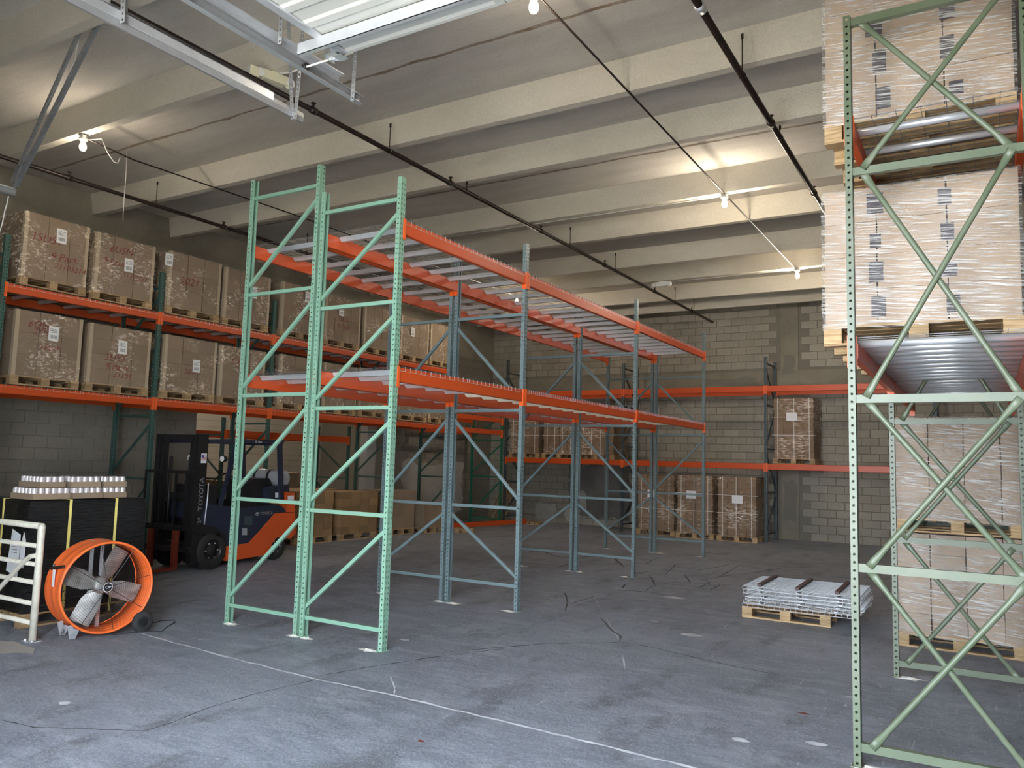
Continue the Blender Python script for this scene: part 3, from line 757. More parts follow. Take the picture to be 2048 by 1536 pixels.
# ================================================================== PALLETS AND LOADS
_pal = {}
def add_pallet(parent, x0, y0, z0, dx, dy, h=.14, along='y', name='pallet', mat='wood', nb=6):
    """block pallet: bottom runners and stringer boards in one mesh, with deck boards and blocks as its pieces.
    along: the way the deck boards run"""
    key = (round(dx, 3), round(dy, 3), h, along, mat, nb)
    if key not in _pal:
        A, B = (dy, dx) if along == 'y' else (dx, dy)       # A along boards, B across
        def bx(a0, b0, c0, a1, b1, c1):
            return MB().box((b0, a0, c0), (b1, a1, c1)) if along == 'y' else MB().box((a0, b0, c0), (a1, b1, c1))
        m = MT[mat]; t = .018
        base = MB()
        for k in range(3):
            b = (B-.10)*k/2
            q = bx(0, b, 0, A, b+.10, t); base_n = len(base.v); base.v += q.v; base.f += [tuple(i+base_n for i in f) for f in q.f]; base.m += q.m
        for k in range(3):
            a = (A-.12)*k/2
            q = bx(a, 0, h-2*t, a+.12, B, h-t); base_n = len(base.v); base.v += q.v; base.f += [tuple(i+base_n for i in f) for f in q.f]; base.m += q.m
        bm = base.mesh('pallet', (m,))
        bw = min(.14, B/nb*.8)
        brd = bx(0, 0, 0, A, bw, t).mesh('deck_board', (m,)); blk = bx(0, 0, 0, .12, .10, h-3*t).mesh('pallet_block', (m,))
        pb = []
        for k in range(nb):
            b = (B-bw)*k/(nb-1); pb.append((b, 0, h-t) if along == 'y' else (0, b, h-t))
        kb = []
        for i in range(3):
            for j in range(3):
                a, b = (A-.12)*i/2, (B-.10)*j/2; kb.append((b, a, t) if along == 'y' else (a, b, t))
        _pal[key] = (bm, brd, blk, pb, kb)
    bm, brd, blk, pb, kb = _pal[key]
    p = ob(name, bm, parent, (x0, y0, z0))
    for q in pb: ob('deck_board', brd, p, q)
    for q in kb: ob('pallet_block', blk, p, q)
    return p
_box = {}
def carton_mesh(dx, dy, dz, mat, c=.004):
    key = (round(dx, 3), round(dy, 3), round(dz, 3), mat)
    if key not in _box:
        x0, x1, y0, y1, z0, z1 = c, dx-c, c, dy-c, 0.0008, dz-.0015
        mb = MB().box((x0, y0, z0), (x1, y1, z1)); _box[key] = mb.mesh('carton', (MT[mat],))
    return _box[key]
def cartons(parent, x0, y0, z0, fx, fy, fz, mat, jitter=.004, seed=0, shell=True):
    rnd = random.Random(seed); sx = [0]; sy = [0]; sz = [0]
    for f in fx: sx.append(sx[-1]+f)
    for f in fy: sy.append(sy[-1]+f)
    for f in fz: sz.append(sz[-1]+f)
    for i, a in enumerate(fx):
        for j, b in enumerate(fy):
            for k, c in enumerate(fz):
                if shell and 0 < i < len(fx)-1 and 0 < j < len(fy)-1 and k < len(fz)-1: continue
                ob('carton', carton_mesh(a, b, c, mat), parent, (x0+sx[i]+rnd.uniform(-jitter, jitter), y0+sy[j]+rnd.uniform(-jitter, jitter), z0+sz[k]))
def wrap(parent, x0, y0, z0, dx, dy, dz, mat, seed=0, j=.006, off=.010, top=True):
    rnd = random.Random(seed); mb = MB(); n, m = 9, 12
    X0, X1, Y0_, Y1 = x0-off, x0+dx+off, y0-off, y0+dy+off
    ring = []
    for k in range(n): ring.append((X0+(X1-X0)*k/n, Y0_))
    for k in range(n): ring.append((X1, Y0_+(Y1-Y0_)*k/n))
    for k in range(n): ring.append((X1-(X1-X0)*k/n, Y1))
    for k in range(n): ring.append((X0, Y1-(Y1-Y0_)*k/n))
    q = len(ring); cx, cy = (X0+X1)/2, (Y0_+Y1)/2
    for h in range(m+1):
        z = z0+(dz+off)*h/m
        for a, b in ring:
            d = abs(rnd.gauss(0, j)) ; sx = (1 if a >= X1-1e-6 else -1 if a <= X0+1e-6 else 0); sy = (1 if b >= Y1-1e-6 else -1 if b <= Y0_+1e-6 else 0)
            mb.v.append((a+sx*d, b+sy*d, z+(rnd.uniform(-.01, .01) if h == 0 else 0)))
    for h in range(m):
        for i in range(q):
            k = (i+1) % q; mb.face((h*q+i, h*q+k, (h+1)*q+k, (h+1)*q+i))
    if top:
        c = len(mb.v); mb.v.append((cx, cy, z0+dz+off*.8))
        for i in range(q): mb.face((m*q+i, m*q+(i+1) % q, c))
    o = build(mb, 'stretch_wrap', MT[mat], parent, smooth=True); o['label'] = 'clear stretch film'
    return o
LABEL = MB().box((0, -.075, -.11), (.002, .075, .11)).mesh('shipping_label', (MT['label'],))
_txt = {}
def red(parent, txt, x, y, z, size, mat='redink'):
    k = (txt, round(size, 3), mat)
    if k not in _txt: _txt[k] = text_mesh(txt, size, MT[mat], shear=.25)
    ob('marker_writing', _txt[k], parent, (x, y, z), (pi/2, random.uniform(-.06, .06), pi/2))

# ---- pallets on the left wall rack: y0, y1, level, text lines, label (dy, dz) or None, film strength variant
LFRONT = -11.975
def left_load(lab, y0, y1, zdeck, lines, lpos, seed, lean=0):
    W = y1-y0; D = 1.0; zb = zdeck+.014; H = .95 + (.01 if seed % 2 else -.01)
    t = thing('wrapped_pallet', lab, 'pallet load', (LFRONT-D, y0, zb), 0, 'wrapped carton pallets on the left wall rack')
    add_pallet(t, 0, 0, 0, D, W, .135, 'y')
    r = random.Random(seed)
    cols = r.choice([3, 3, 4]); rows = r.choice([4, 4, 3]); f = [1.0+r.uniform(-.15, .15) for _ in range(cols)]; s = sum(f)
    cartons(t, .02, .015, .135, [D/2-.01]*2, [(W-.03)*q/s for q in f], [H/rows]*rows, 'card', seed=seed)
    for yy in (.012, W-.012-.05):
        build(MB().box((D-.006, yy, .135), (D+.006, yy+.05, .135+H)), 'edge_board', MT['cornerboard'], t)
    build(MB().box((D-.06, .004, .135), (D+.006, .012, .135+H)), 'edge_board', MT['cornerboard'], t)
    for k, (tx, dy, dz, sz) in enumerate(lines): red(t, tx, D+.0075, W*dy, .135+H*dz, sz)
    if lpos: ob('shipping_label', LABEL, t, (D+.016, W*lpos[0], .135+H*lpos[1]))
    wrap(t, 0, .0, .10, D, W, H+.03, 'film', seed, j=.005)
    return t
UP, LOW = 4.175, 2.715
def T(*a): return a
left_load('wrapped carton pallet marked 15U5Y, upper level above the railing', 5.99, 6.98, UP, [T('15U5Y', .34, .64, .17), T('9 Pack', .62, .40, .16), T('21103214', .72, .25, .12)], (.55, .74), 1)
left_load('wrapped carton pallet marked 6U5M, upper level above the railing', 7.09, 8.13, UP, [T('6U5M', .40, .77, .16), T('9 Pack', .3, .55, .14), T('21105/21', .66, .36, .12)], (.54, .55), 2)
left_load('wrapped carton pallet marked 2021, upper level in bay above black pallet', 8.40, 9.49, UP, [T('2021', .38, .50, .2)], (-.02, .82), 3)
left_load('glossy wrapped pallet beside a post, upper level in bay above black pallet', 9.57, 10.66, UP, [T('2021', .5, .62, .17)], (.62, .62), 4)
left_load('wrapped carton pallet, upper level, first in wide bay behind forklift', 10.96, 12.10, UP, [T('2102', .55, .55, .18), T('9 Pack', .6, .35, .14)], (.60, .80), 5)
left_load('wrapped carton pallet, upper level, middle of wide bay behind forklift', 12.19, 13.30, UP, [T('3U5', .5, .52, .17), T('9 Pack', .5, .34, .14)], (.42, .70), 6)
left_load('very glossy wrapped pallet, upper level, last in wide bay behind forklift', 13.42, 14.42, UP, [], None, 7)
left_load('wrapped carton pallet, upper level, first in bay over carton stacks', 14.73, 15.85, UP, [], (.40, .62), 8)
left_load('wrapped carton pallet, upper level, second in bay over carton stacks', 15.92, 16.97, UP, [], None, 9)
left_load('wrapped carton pallet marked 6OBL, lower level above the railing', 5.98, 6.99, LOW, [T('6OBL', .35, .80, .15), T('2110', .38, .70, .12), T('9 Pack', .5, .47, .13)], (.55, .70), 11)
left_load('wrapped carton pallet marked 3U5Y, lower level above the railing', 7.09, 8.17, LOW, [T('3U5Y', .42, .46, .16), T('9 Pack', .45, .30, .15), T('21105', .55, .17, .13)], (.52, .66), 12)
left_load('glossy wrapped pallet with low label, lower level above black pallet', 8.42, 9.50, LOW, [T('2021', .5, .38, .13)], (.60, .50), 13)
left_load('wrapped pallet beside a post, lower level in bay above black pallet', 9.58, 10.64, LOW, [T('5U', .3, .7, .15)], None, 14)
left_load('wrapped carton pallet, lower level, first in wide bay behind forklift', 11.02, 12.16, LOW, [], None, 15)
left_load('wrapped carton pallet, lower level, middle of wide bay behind forklift', 12.23, 13.27, LOW, [], None, 16)
left_load('wrapped carton pallet, lower level, last in wide bay behind forklift', 13.36, 14.40, LOW, [], None, 17)
left_load('wrapped carton pallet, lower level, first in bay over carton stacks', 14.76, 15.88, LOW, [], None, 18)
left_load('wrapped carton pallet, lower level, second in bay over carton stacks', 15.95, 16.95, LOW, [], None, 19)

# ---- strapped brown pallets at the back wall (visible face looks to -y)
def back_load(lab, x0, x1, yf, z0, H, seed, sheet=None, d=1.0, nstrap=3):
    W = x1-x0; t = thing('strapped_pallet', lab, 'pallet load', (x0, yf, z0), 0, 'strapped brown pallets at the back wall')
    add_pallet(t, 0, 0, 0, W, d, .14, 'x'); r = random.Random(seed); n = 4; rows = 10
    cartons(t, .03, .03, .14, [(W-.06)/n]*n, [(d-.06)/2]*2, [H/rows]*rows, 'carddark', seed=seed, jitter=.008)
    k = 0
    for i in range(n):
        for j in range(rows):
            if r.random() < .55:
                build(MB().box((.03+(W-.06)*(i+.35)/n, .012, .14+H*(j+.25)/rows), (.03+(W-.06)*(i+.65)/n, .016, .14+H*(j+.55)/rows)), 'carton_tag', MT['cardlight'], t)
    for i in range(nstrap):
        x = W*(.14+.72*i/(nstrap-1))+r.uniform(-.02, .02)
        build(MB().box((x-.007, -.004, .10), (x+.007, 0, .14+H+.004)).box((x-.007, -.004, .14+H+.001), (x+.007, d, .14+H+.005)), 'strap', MT['whitestrap'], t)
    for z in (.38, .68):
        build(MB().box((-.012, -.005, .14+H*z), (W+.012, -.001, .14+H*z+.012)), 'strap', MT['whitestrap'], t)
    if sheet: build(MB().box((W*sheet[0]-.13, -.020, .14+H*sheet[1]-.10), (W*sheet[0]+.13, -.017, .14+H*sheet[1]+.10)), 'paper_sheet', MT['paper'], t)
    wrap(t, .01, .01, .12, W-.02, d-.02, H, 'filmback', seed, j=.004)
    return t
back_load('strapped brown pallet with sheet, on floor under back rack beside the slate post', -5.76, -4.77, 19.72, 0, 1.45, 31, (.52, .62))
back_load('strapped brown pallet on floor, middle of three under the back rack', -6.84, -5.86, 19.78, 0, 1.45, 32, (.42, .66))
back_load('strapped brown pallet on floor, nearest the back left corner of three', -7.98, -6.92, 19.95, 0, 1.42, 33, (.42, .66))
back_load('tall strapped pallet with white sheet on the back rack shelf', -4.50, -3.50, 20.16, 1.937, 1.48, 34, (.47, .69), 1.0)
back_load('strapped pallet at the corner end of the back rack shelf', -12.12, -11.10, 20.16, 1.937, 1.35, 35, None)
back_load('strapped pallet in the middle of the corner bay shelf', -11.0, -9.92, 20.16, 1.937, 1.35, 36, None, nstrap=4)
back_load('strapped pallet on corner bay shelf beside the slate post', -9.86, -8.74, 20.16, 1.937, 1.35, 37, None, nstrap=4)

# ---- big shrink-wrapped loads on the right rack
def right_load(lab, x0, yf, z0, W, D, fx, rows, rh, seed, prints=(), nprint=2, grp='tightly wrapped loads on the sage green rack', mat='cardlight', tops=True):
    H = rows*rh; t = thing('shrink_wrapped_load', lab, 'pallet load', (x0, yf, z0), 0, grp)
    add_pallet(t, 0, 0, 0, W, D, .145, 'x'); s = sum(fx)
    cartons(t, .008, .008, .145, [(W-.016)*q/s for q in fx], [(D-.016)/2]*2, [rh]*rows, mat, seed=seed, jitter=.003)
    for u, k in prints:
        pr_ = random.Random(seed*31+int(u*100)+k); ww, hh = pr_.uniform(.035, .06), pr_.uniform(.3, .62)*rh
        u = u+pr_.uniform(-.015, .015)
        build(MB().box((W*u-ww, .006, .145+rh*(k+.2)), (W*u+ww, .0105, .145+rh*(k+.2)+hh)), 'printed_panel', MT['inkpanel'], t)
    wrap(t, .004, .004, .12, W-.008, D-.008, H+.02, 'filmstreak', seed, j=.003)
    return t
MT['inkpanel'] = paint('printed_dark_panel', (.035, .028, .035), .6, wear=.25, wcol=(.10,.08,.10), scale=25)
right_load('tightly wrapped load on upper level of the sage green rack', -.95, 5.98, 4.204, 1.2, 1.0, [1, 1.25, 1.2], 4, .28, 41, [(.33, 0), (.31, 1), (.29, 2), (.72, 0), (.68, 1), (.68, 2), (.3, 3), (.66, 3)])
right_load('tightly wrapped load on lower level of the sage green rack', -.97, 5.98, 2.704, 1.22, 1.0, [1, 1.25, 1.2], 4, .247, 42, [(.31, 0), (.30, 1), (.29, 2), (.66, 0), (.66, 1), (.64, 2), (.30, 3), (.63, 3)])
right_load('second wrapped load behind the first, upper level, sage green rack', -.95, 7.02, 4.204, 1.2, .93, [1, 1.25, 1.2], 4, .28, 43)
right_load('second wrapped load behind the first, lower level, sage green rack', -.95, 7.02, 2.704, 1.2, .93, [1, 1.25, 1.2], 4, .247, 44)
right_load('bottom wrapped pallet of the two stacked behind the sage green frame', -.845, 9.47, 0, 1.17, 1.0, [1, 1, 1, .55], 5, .206, 45, mat='cardlight')
right_load('top wrapped pallet of the two stacked behind the sage green frame', -.84, 9.46, 1.192, 1.17, 1.0, [1, 1, 1, .55], 5, .214, 46, mat='cardlight')

# ---- loose wire decks on a pallet
wp = thing('wooden_pallet', 'small wooden pallet on the floor under the loose wire decks', 'pallet', (-2.6, 9.98, 0))
add_pallet(wp, 0, 0, 0, 1.02, 1.0, .135, 'x')
for k in range(6):
    r = random.Random(60+k); z = .174+k*.042; top = k == 5
    t = thing('loose_wire_deck', 'top loose wire deck with maroon channels, upside down on the pallet' if top else 'galvanized wire deck, %s from bottom of the pile on the pallet' % ORD[k], 'wire deck', (-2.57+r.uniform(-.04, .04), 9.93+r.uniform(-.03, .05), z), r.uniform(-.025, .025), 'loose wire decks piled on the pallet')
    D, Wd = 1.32, 1.06; rr = .003; mb = MB()
    for i in range(16):
        y = Wd*i/15; mb.bar((0, y, 0), (D, y, 0), rr*1.8, rr*1.8)
    for i in range(22):
        x = D*i/21
        for y in (0, Wd): mb.bar((x, y, .004), (x, y, -.036), rr*1.5, rr*1.5, (1,0,0))
        if i % 3 == 0: mb.bar((x, 0, -.006), (x, Wd, -.006), rr*1.5, rr*1.5)
    for y in (0, Wd): mb.bar((0, y, -.036), (D, y, -.036), rr*1.8, rr*1.8)
    build(mb, 'wire_mesh', MT['wirepile'], t)
    for x in (.19, .63, 1.07):
        c = MB().prism([(x-.02, .004), (x+.02, .004), (x+.024, .036 if top else .012), (x-.024, .036 if top else .012)], .03, Wd-.03, 'y')
        build(c, 'channel', MT['maroon'] if top else MT['galv'], t)

# ---- plain carton stacks and printed snack cartons under the left rack
def floor_stack(lab, x0, y0, dx, dy, fx, fy, fz, mat, seed, z0=0, grp='carton stacks on the floor under the left rack', pal=True, rz=0):
    t = thing('carton_stack', lab, 'pallet load', (x0, y0, z0), rz, grp)
    if pal: add_pallet(t, 0, 0, 0, dx, dy, .14, 'y')
    zz = .14 if pal else 0
    cartons(t, 0, 0, zz, fx, fy, fz, mat, seed=seed, jitter=.006)
    return t
floor_stack('tall stack of plain cartons on a pallet beside the green rack frame', -13.0, 14.72, .96, .92, [.48]*2, [.46]*2, [.30]*3, 'card', 71)
floor_stack('lower stack of plain cartons on a pallet under the left rack', -12.7, 15.72, .9, .84, [.45]*2, [.28]*3, [.29]*2, 'card', 72)
floor_stack('stack of small printed cartons behind the forklift counterweight', -13.05, 11.7, 1.0, 1.1, [.5]*2, [.275]*4, [.135]*7, 'cardprint', 73)
floor_stack('stack of small printed cartons beside the plain carton stacks', -13.0, 13.05, .95, 1.2, [.475]*2, [.30]*4, [.15]*6, 'cardprint', 74)

# ================================================================== BLACK PALLET WITH CAN TRAYS
bp_ = thing('black_wrapped_pallet', 'pallet wrapped in black film with yellow straps behind the drum fan', 'pallet load', (-9.55, 4.5, 0))
add_pallet(bp_, 0, 0, 0, 1.15, 1.36, .14, 'y')
def soft_box(x0, y0, z0, x1, y1, z1, n, r, j, seed):
    rnd = random.Random(seed); mb = MB(); ring = []
    for (cx, cy, a0) in ((x1-r, y0+r, -pi/2), (x1-r, y1-r, 0), (x0+r, y1-r, pi/2), (x0+r, y0+r, pi)):
        for k in range(5): a = a0+pi/2*k/4; ring.append((cx+r*cos(a), cy+r*sin(a)))
        nxt = {0: (x1, y0+r, x1, y1-r), 1: (x1-r, y1, x0+r, y1), 2: (x0, y1-r, x0, y0+r), 3: (x0+r, y0, x1-r, y0)}[((x1-r, y0+r, -pi/2), (x1-r, y1-r, 0), (x0+r, y1-r, pi/2), (x0+r, y0+r, pi)).index((cx, cy, a0))]
        for k in range(1, n): t = k/n; ring.append((nxt[0]+(nxt[2]-nxt[0])*t, nxt[1]+(nxt[3]-nxt[1])*t))
    q = len(ring); m = 14; cx, cy = (x0+x1)/2, (y0+y1)/2
    for h in range(m+1):
        z = z0+(z1-z0)*h/m; s = 1-(.025 if h == m else 0)
        for a, b in ring:
            d = rnd.gauss(0, j); l = math.hypot(a-cx, b-cy); mb.v.append((cx+(a-cx)*(s+d/l), cy+(b-cy)*(s+d/l), z))
    for h in range(m):
        for i in range(q): k = (i+1) % q; mb.face((h*q+i, h*q+k, (h+1)*q+k, (h+1)*q+i))
    c = len(mb.v); mb.v.append((cx, cy, z1+.004))
    for i in range(q): mb.face((m*q+i, m*q+(i+1) % q, c))
    return mb
build(soft_box(.02, .02, .14, 1.15, 1.34, 1.275, 10, .05, .006, 3), 'black_film', MT['blackfilm'], bp_, smooth=True)
for y in (.42, .94):
    build(MB().box((1.155, y-.014, .05), (1.162, y+.014, 1.283)).box((.0, y-.014, 1.281), (1.162, y+.014, 1.286)), 'yellow_strap', MT['yellow'], bp_)
build(MB().box((.62, .004, .05), (.648, .009, 1.283)).box((.62, .004, 1.281), (.648, 1.345, 1.286)), 'yellow_strap', MT['yellow'], bp_)
build(MB().prism([(.80, .55), (1.02, .50), (1.02, .93), (.86, .98)], .0, .003, 'y'), 'paper_sheet', MT['paper'], bp_)
build(MB().prism([(1.04, .62), (1.13, .60), (1.13, .88), (1.085, .96), (1.04, .80)], -.003, 0, 'y'), 'paper_sheet', MT['paper'], bp_)
for k in range(3): build(MB().box((.87, -.001, .80-k*.03), (.98, 0, .805-k*.03)), 'print_line', MT['ink'], bp_)
CAN = MB().lathe([(.0, 0), (.024, 0), (.0325, .006), (.033, .02), (.033, .098), (.0275, .112), (.0275, .115), (.025, .113), (0, .111)], 14, mis=[0, 0, 0, 1, 1, 0, 0, 0]).mesh('can', (MT['cansilver'], MT['canwhite']), True)
trk = 0
def tray(lab, x0, y0, z, nx, ny):
    dx, dy = nx*.0665+.006, ny*.0665+.006; t = thing('can_tray', lab, 'tray', (x0, y0, z), random.uniform(-.03, .03), 'cardboard can trays on the black pallet')
    h = .062; mb = MB().box((0, 0, 0), (dx, dy, .003))
    build(mb, 'tray_bottom', MT['card'], t)
    for a, b in (((0,0,0), (dx,.003,h)), ((0,dy-.003,0), (dx,dy,h)), ((0,0,0), (.003,dy,h)), ((dx-.003,0,0), (dx,dy,h))):
        build(MB().box(a, b), 'tray_side', MT['card'], t)
    c, s = cos(t.rotation_euler[2]), sin(t.rotation_euler[2])
    for i in range(nx):
        for j in range(ny):
            if 0 < i < nx-2 and 0 < j < ny-2 and nx*ny > 12 and 0: continue
            a, b = .003+.0665*(i+.5), .003+.0665*(j+.5)
            o = ob('drink_can', CAN, None, (x0+a*c-b*s, y0+a*s+b*c, z+.0032), (0, 0, random.uniform(0, 6)))
            tag(o, 'white drink can with silver top in the '+lab.split(' of the')[0].split(' on the')[0].replace('long ', ''), 'can', 'drink cans in the trays')
ZT = 1.289
tray('long lower can tray at the railing end of the black pallet', -8.83, 4.52, ZT, 6, 6)
tray('lower can tray in the middle of the black pallet', -8.70, 4.95, ZT, 4, 5)
tray('lower can tray at the forklift end of the black pallet', -8.70, 5.31, ZT, 4, 4)
ZU = ZT+.120
tray('upper can tray at the railing end of the can stack', -8.86, 4.61, ZU, 6, 4)
tray('upper can tray in the middle of the can stack', -8.71, 4.93, ZU, 4, 5)
tray('upper can tray at the forklift end of the can stack', -8.70, 5.30, ZU, 4, 4)

# ================================================================== WHITE PIPE RAILING
rl = thing('pipe_railing', 'cream painted pipe railing bolted to the floor beside the drum fan', 'railing', (-7.79, 4.3, 0))
build(MB().tube([(0, 0, .006), (0, 0, 1.07), (-.012, 0, 1.085)], .033, 14), 'post', MT['whitepipe'], rl, smooth=True)
for z in (1.075, .885, .711, .54, .343, .165):
    build(MB().tube([(0, 0, z), (-1.9, 0, z)], .03 if z > 1 else .022, 12), 'rail', MT['whitepipe'], rl, smooth=True)
br = [(0, 0, .80), (-.10, 0, .785), (-.20, 0, .73), (-.62, 0, .42), (-1.0, 0, .14)]
build(MB().tube([(x, -.03, z) for x, y, z in br], .023, 12), 'brace', MT['whitepipe'], rl, smooth=True)
build(MB().tube([(-1.9, 0, .006), (-1.9, 0, 1.085)], .033, 14), 'post', MT['whitepipe'], rl, smooth=True)
for x in (0, -1.9):
    build(MB().box((x-.075, -.06, 0), (x+.075, .06, .008)), 'base_plate', MT['galv'], rl)
    for a in (-.058, .058): build(MB().lathe([(.011, .006), (.011, .022), (0, .022)], 6, (x+a, -.035, 0)), 'anchor_bolt', MT['galv'], rl)

# ================================================================== DRUM FAN
FR, FD, FZ = .435, .36, .475
fan = thing('drum_fan', 'orange drum fan on wheels with a black hub badge', 'fan', (-7.63, 4.835, 0), radians(-10.4))
C0 = (0, 0, FZ)
prof = [(FR, -FD/2), (FR+.012, -FD/2+.02), (FR, -FD/2+.05), (FR-.004, -.02), (FR+.006, 0), (FR-.004, .02), (FR, FD/2-.05), (FR+.012, FD/2-.02), (FR, FD/2),
        (FR-.006, FD/2), (FR-.010, .0), (FR-.006, -FD/2), (FR, -FD/2)]
build(MB().lathe(prof, 48, C0, 'x'), 'drum', MT['fanorange'], fan, smooth=True)
for s in (-1, 1):
    build(MB().tube([(s*FD/2, FR*cos(a), FZ+FR*sin(a)) for a in [2*pi*k/48 for k in range(49)]], .012, 8, caps=False), 'rim', MT['fanorange'], fan, smooth=True)
gm = MB()
for s in (-1, 1):
    for k in range(3, 22):
        r = FR*k/22.0
        gm.tube([(s*(FD/2-.004), r*cos(a), FZ+r*sin(a)) for a in [2*pi*i/36 for i in range(37)]], .0011, 4, caps=False)
    for k in range(8):
        a = 2*pi*k/8+.2; gm.tube([(s*(FD/2-.002), .05*cos(a), FZ+.05*sin(a)), (s*(FD/2-.002), FR*cos(a), FZ+FR*sin(a))], .003, 5)
build(gm, 'wire_guard', MT['black'], fan)
for ang in (62, 158, 243, 342):
    a = radians(ang); mb = MB(); n = 7; tw = radians(24); ca, sa = cos(a), sin(a)
    for k in range(n):
        r = .07+(FR-.045-.07)*k/(n-1); w = .06+.038*min(1, k/2.0); tk = tw*(1-.3*k/(n-1))
        for j in range(6):
            u = -1+2*j/5; cam_ = .012*(1-u*u)
            y_, x_ = u*w*cos(tk), u*w*sin(tk)+cam_
            mb.v.append((x_, r*ca-y_*sa, FZ+r*sa+y_*ca))
    for k in range(n-1):
        for j in range(5): mb.face((k*6+j, k*6+j+1, (k+1)*6+j+1, (k+1)*6+j))
    build(mb, 'blade', MT['blade'], fan, smooth=True)
build(MB().lathe([(0, -.10), (.075, -.10), (.08, -.06), (.08, .03), (.06, .05), (0, .055)], 24, C0, 'x'), 'hub', MT['blade'], fan, smooth=True)
bd = build(MB().lathe([(.046, .178), (.046, .184), (0, .185)], 28, C0, 'x'), 'hub_badge', MT['black'], fan)
build(MB().lathe([(.041, .1851), (.044, .1853), (.046, .1851)], 28, C0, 'x'), 'badge_ring', MT['whiteink'], bd)
tm = text_mesh('C', .035, MT['whiteink']); ob('badge_lettering', tm, bd, (.1856, -.012, FZ), (pi/2, 0, pi/2))
build(MB().box((.1853, .004, FZ+.002), (.1858, .032, FZ+.008)).box((.1853, .004, FZ-.006), (.1858, .024, FZ-.001)), 'badge_lettering', MT['whiteink'], bd)
for y in (-.055, .045):
    build(MB().box((-.13, y-.018, FZ-FR), (-.118, y+.018, FZ+FR)), 'motor_strut', MT['galv'], fan)
build(MB().lathe([(0, -.22), (.07, -.22), (.085, -.2), (.085, -.10), (0, -.10)], 20, C0, 'x'), 'motor', MT['black'], fan)
build(MB().tube([(-.15, (FR+.01)*cos(a), FZ+(FR+.01)*sin(a)) for a in [radians(d) for d in (150, 153, 156)]] + [(.10, (FR+.012)*cos(radians(150)), FZ+(FR+.012)*sin(radians(150)))], .016, 8), 'handle', MT['black'], fan)
build(MB().prism([(-.12, FR*0+.0), (.05, 0), (.05, .16), (-.12, .16)], 0, .002, 'z'), 'warning_sticker', MT['paper'], fan, (.03, -FR*1.0-.006, FZ+.03), (pi/2, 0, 0)).scale = (.35, 1, 1)
for x in (-.13, .12):
    v = MB().bar((x, -.30, FZ-.335), (x, -.27, .012), .05, .012, (1,0,0)).bar((x, -.235, FZ-.38), (x, -.27, .012), .05, .012, (1,0,0))
    build(v, 'foot', MT['galv'], fan)
for x in (-.20, .21):
    build(MB().lathe([(.05, -.022), (.095, -.022), (.104, -.012), (.104, .012), (.095, .022), (.05, .022)], 26, (x, .355, .104), 'x'), 'wheel', MT['rubber'], fan, smooth=True)
    build(MB().lathe([(.0, -.012), (.055, -.012), (.055, .012), (.02, .014), (.016, .028), (0, .03)], 20, (x, .355, .104), 'x'), 'wheel_hub', MT['black'], fan)
build(MB().tube([(-.20, .355, .104), (.21, .355, .104)], .012, 8), 'axle', MT['galv'], fan)
cd = [(-.1, .0, .03), (.15, .1, .006), (.22, .30, .006), (.25, .42, .006), (.34, .50, .006), (.18, .62, .006), (.0, .80, .006), (-.12, .84, .006), (-.18, .74, .006), (-.12, .62, .006), (-.02, .52, .006)]
build(MB().tube(cd, .0055, 6), 'power_cord', MT['rubber'], fan, smooth=True)

# ================================================================== FORKLIFT  (local +y to its rear, +x to the side we see)
FA = radians(6.0); FO = Vector((-10.93, 8.39, 0))
fk = thing('forklift', 'orange and navy counterbalance forklift with a black mast', 'forklift', FO, FA)
def fl_(u, v, xl):
    """pixel to (y, z) on the forklift's own lengthwise plane x = xl"""
    d = RV*((u-1024)/FPX) + UV*(-(v-768)/FPX) + FH; o = Vector((0, 0, CZ)) - FO
    c, s = cos(FA), sin(FA); ox, dx = o.x*c+o.y*s, d.x*c+d.y*s; oy, dy = -o.x*s+o.y*c, -d.x*s+d.y*c
    t = (xl-ox)/dx; return (oy+t*dy, o.z+t*d.z)
def zc(p, o=(280, 820), s=4.655): return (o[0]+p[0]/s, o[1]+p[1]/s)
def fprof(L, xl): return [fl_(*zc(p), xl) for p in L]
W2 = .47
orp = fprof([(800,1270),(1010,1240),(1090,1155),(1260,962),(1445,950),(1450,1150),(1400,1200),(1330,1170),(1270,1190),(1225,1250),(1205,1340),(880,1400),(800,1405)], W2)
build(MB().prism(orp, -W2, W2, 'x'), 'counterweight_frame', MT['fkorange'], fk)
nv = fprof([(560,1010),(620,870),(940,915),(1290,880),(1380,945),(1260,962),(1090,1155),(1010,1240),(800,1270),(780,1200),(690,1120),(600,1080)], W2-.012)
build(MB().prism(nv, -W2+.012, W2-.012, 'x'), 'body_panel', MT['navy'], fk)
cwp = fprof([(1360,760),(1440,770),(1445,950),(1360,950)], W2)
build(MB().prism(cwp, -W2, W2, 'x'), 'counterweight_top', MT['fkorange'], fk)
build(MB().prism(fprof([(1210,720),(1390,700),(1390,850),(1210,850)], W2-.06), -W2+.06, W2-.06, 'x'), 'rear_hood', MT['navy'], fk)
hy, hz_ = fl_(*zc((1140, 840)), 0)
sb = MB().prism(fprof([(1010,690),(1060,640),(1200,635),(1230,690),(1215,860),(1000,860)], .24), -.24, .24, 'x')
build(sb, 'seat_backrest', MT['black'], fk)
build(MB().prism(fprof([(920,840),(1215,840),(1215,905),(920,915)], .25), -.25, .25, 'x'), 'seat', MT['black'], fk)
ty, tz = fl_(*zc((1195, 630)), 0)
build(MB().lathe([(0, -.42), (.10, -.41), (.15, -.36), (.155, -.3), (.155, .3), (.15, .36), (.10, .41), (0, .42)], 24, (0, ty, tz), 'x'), 'propane_tank', MT['tank'], fk, smooth=True)
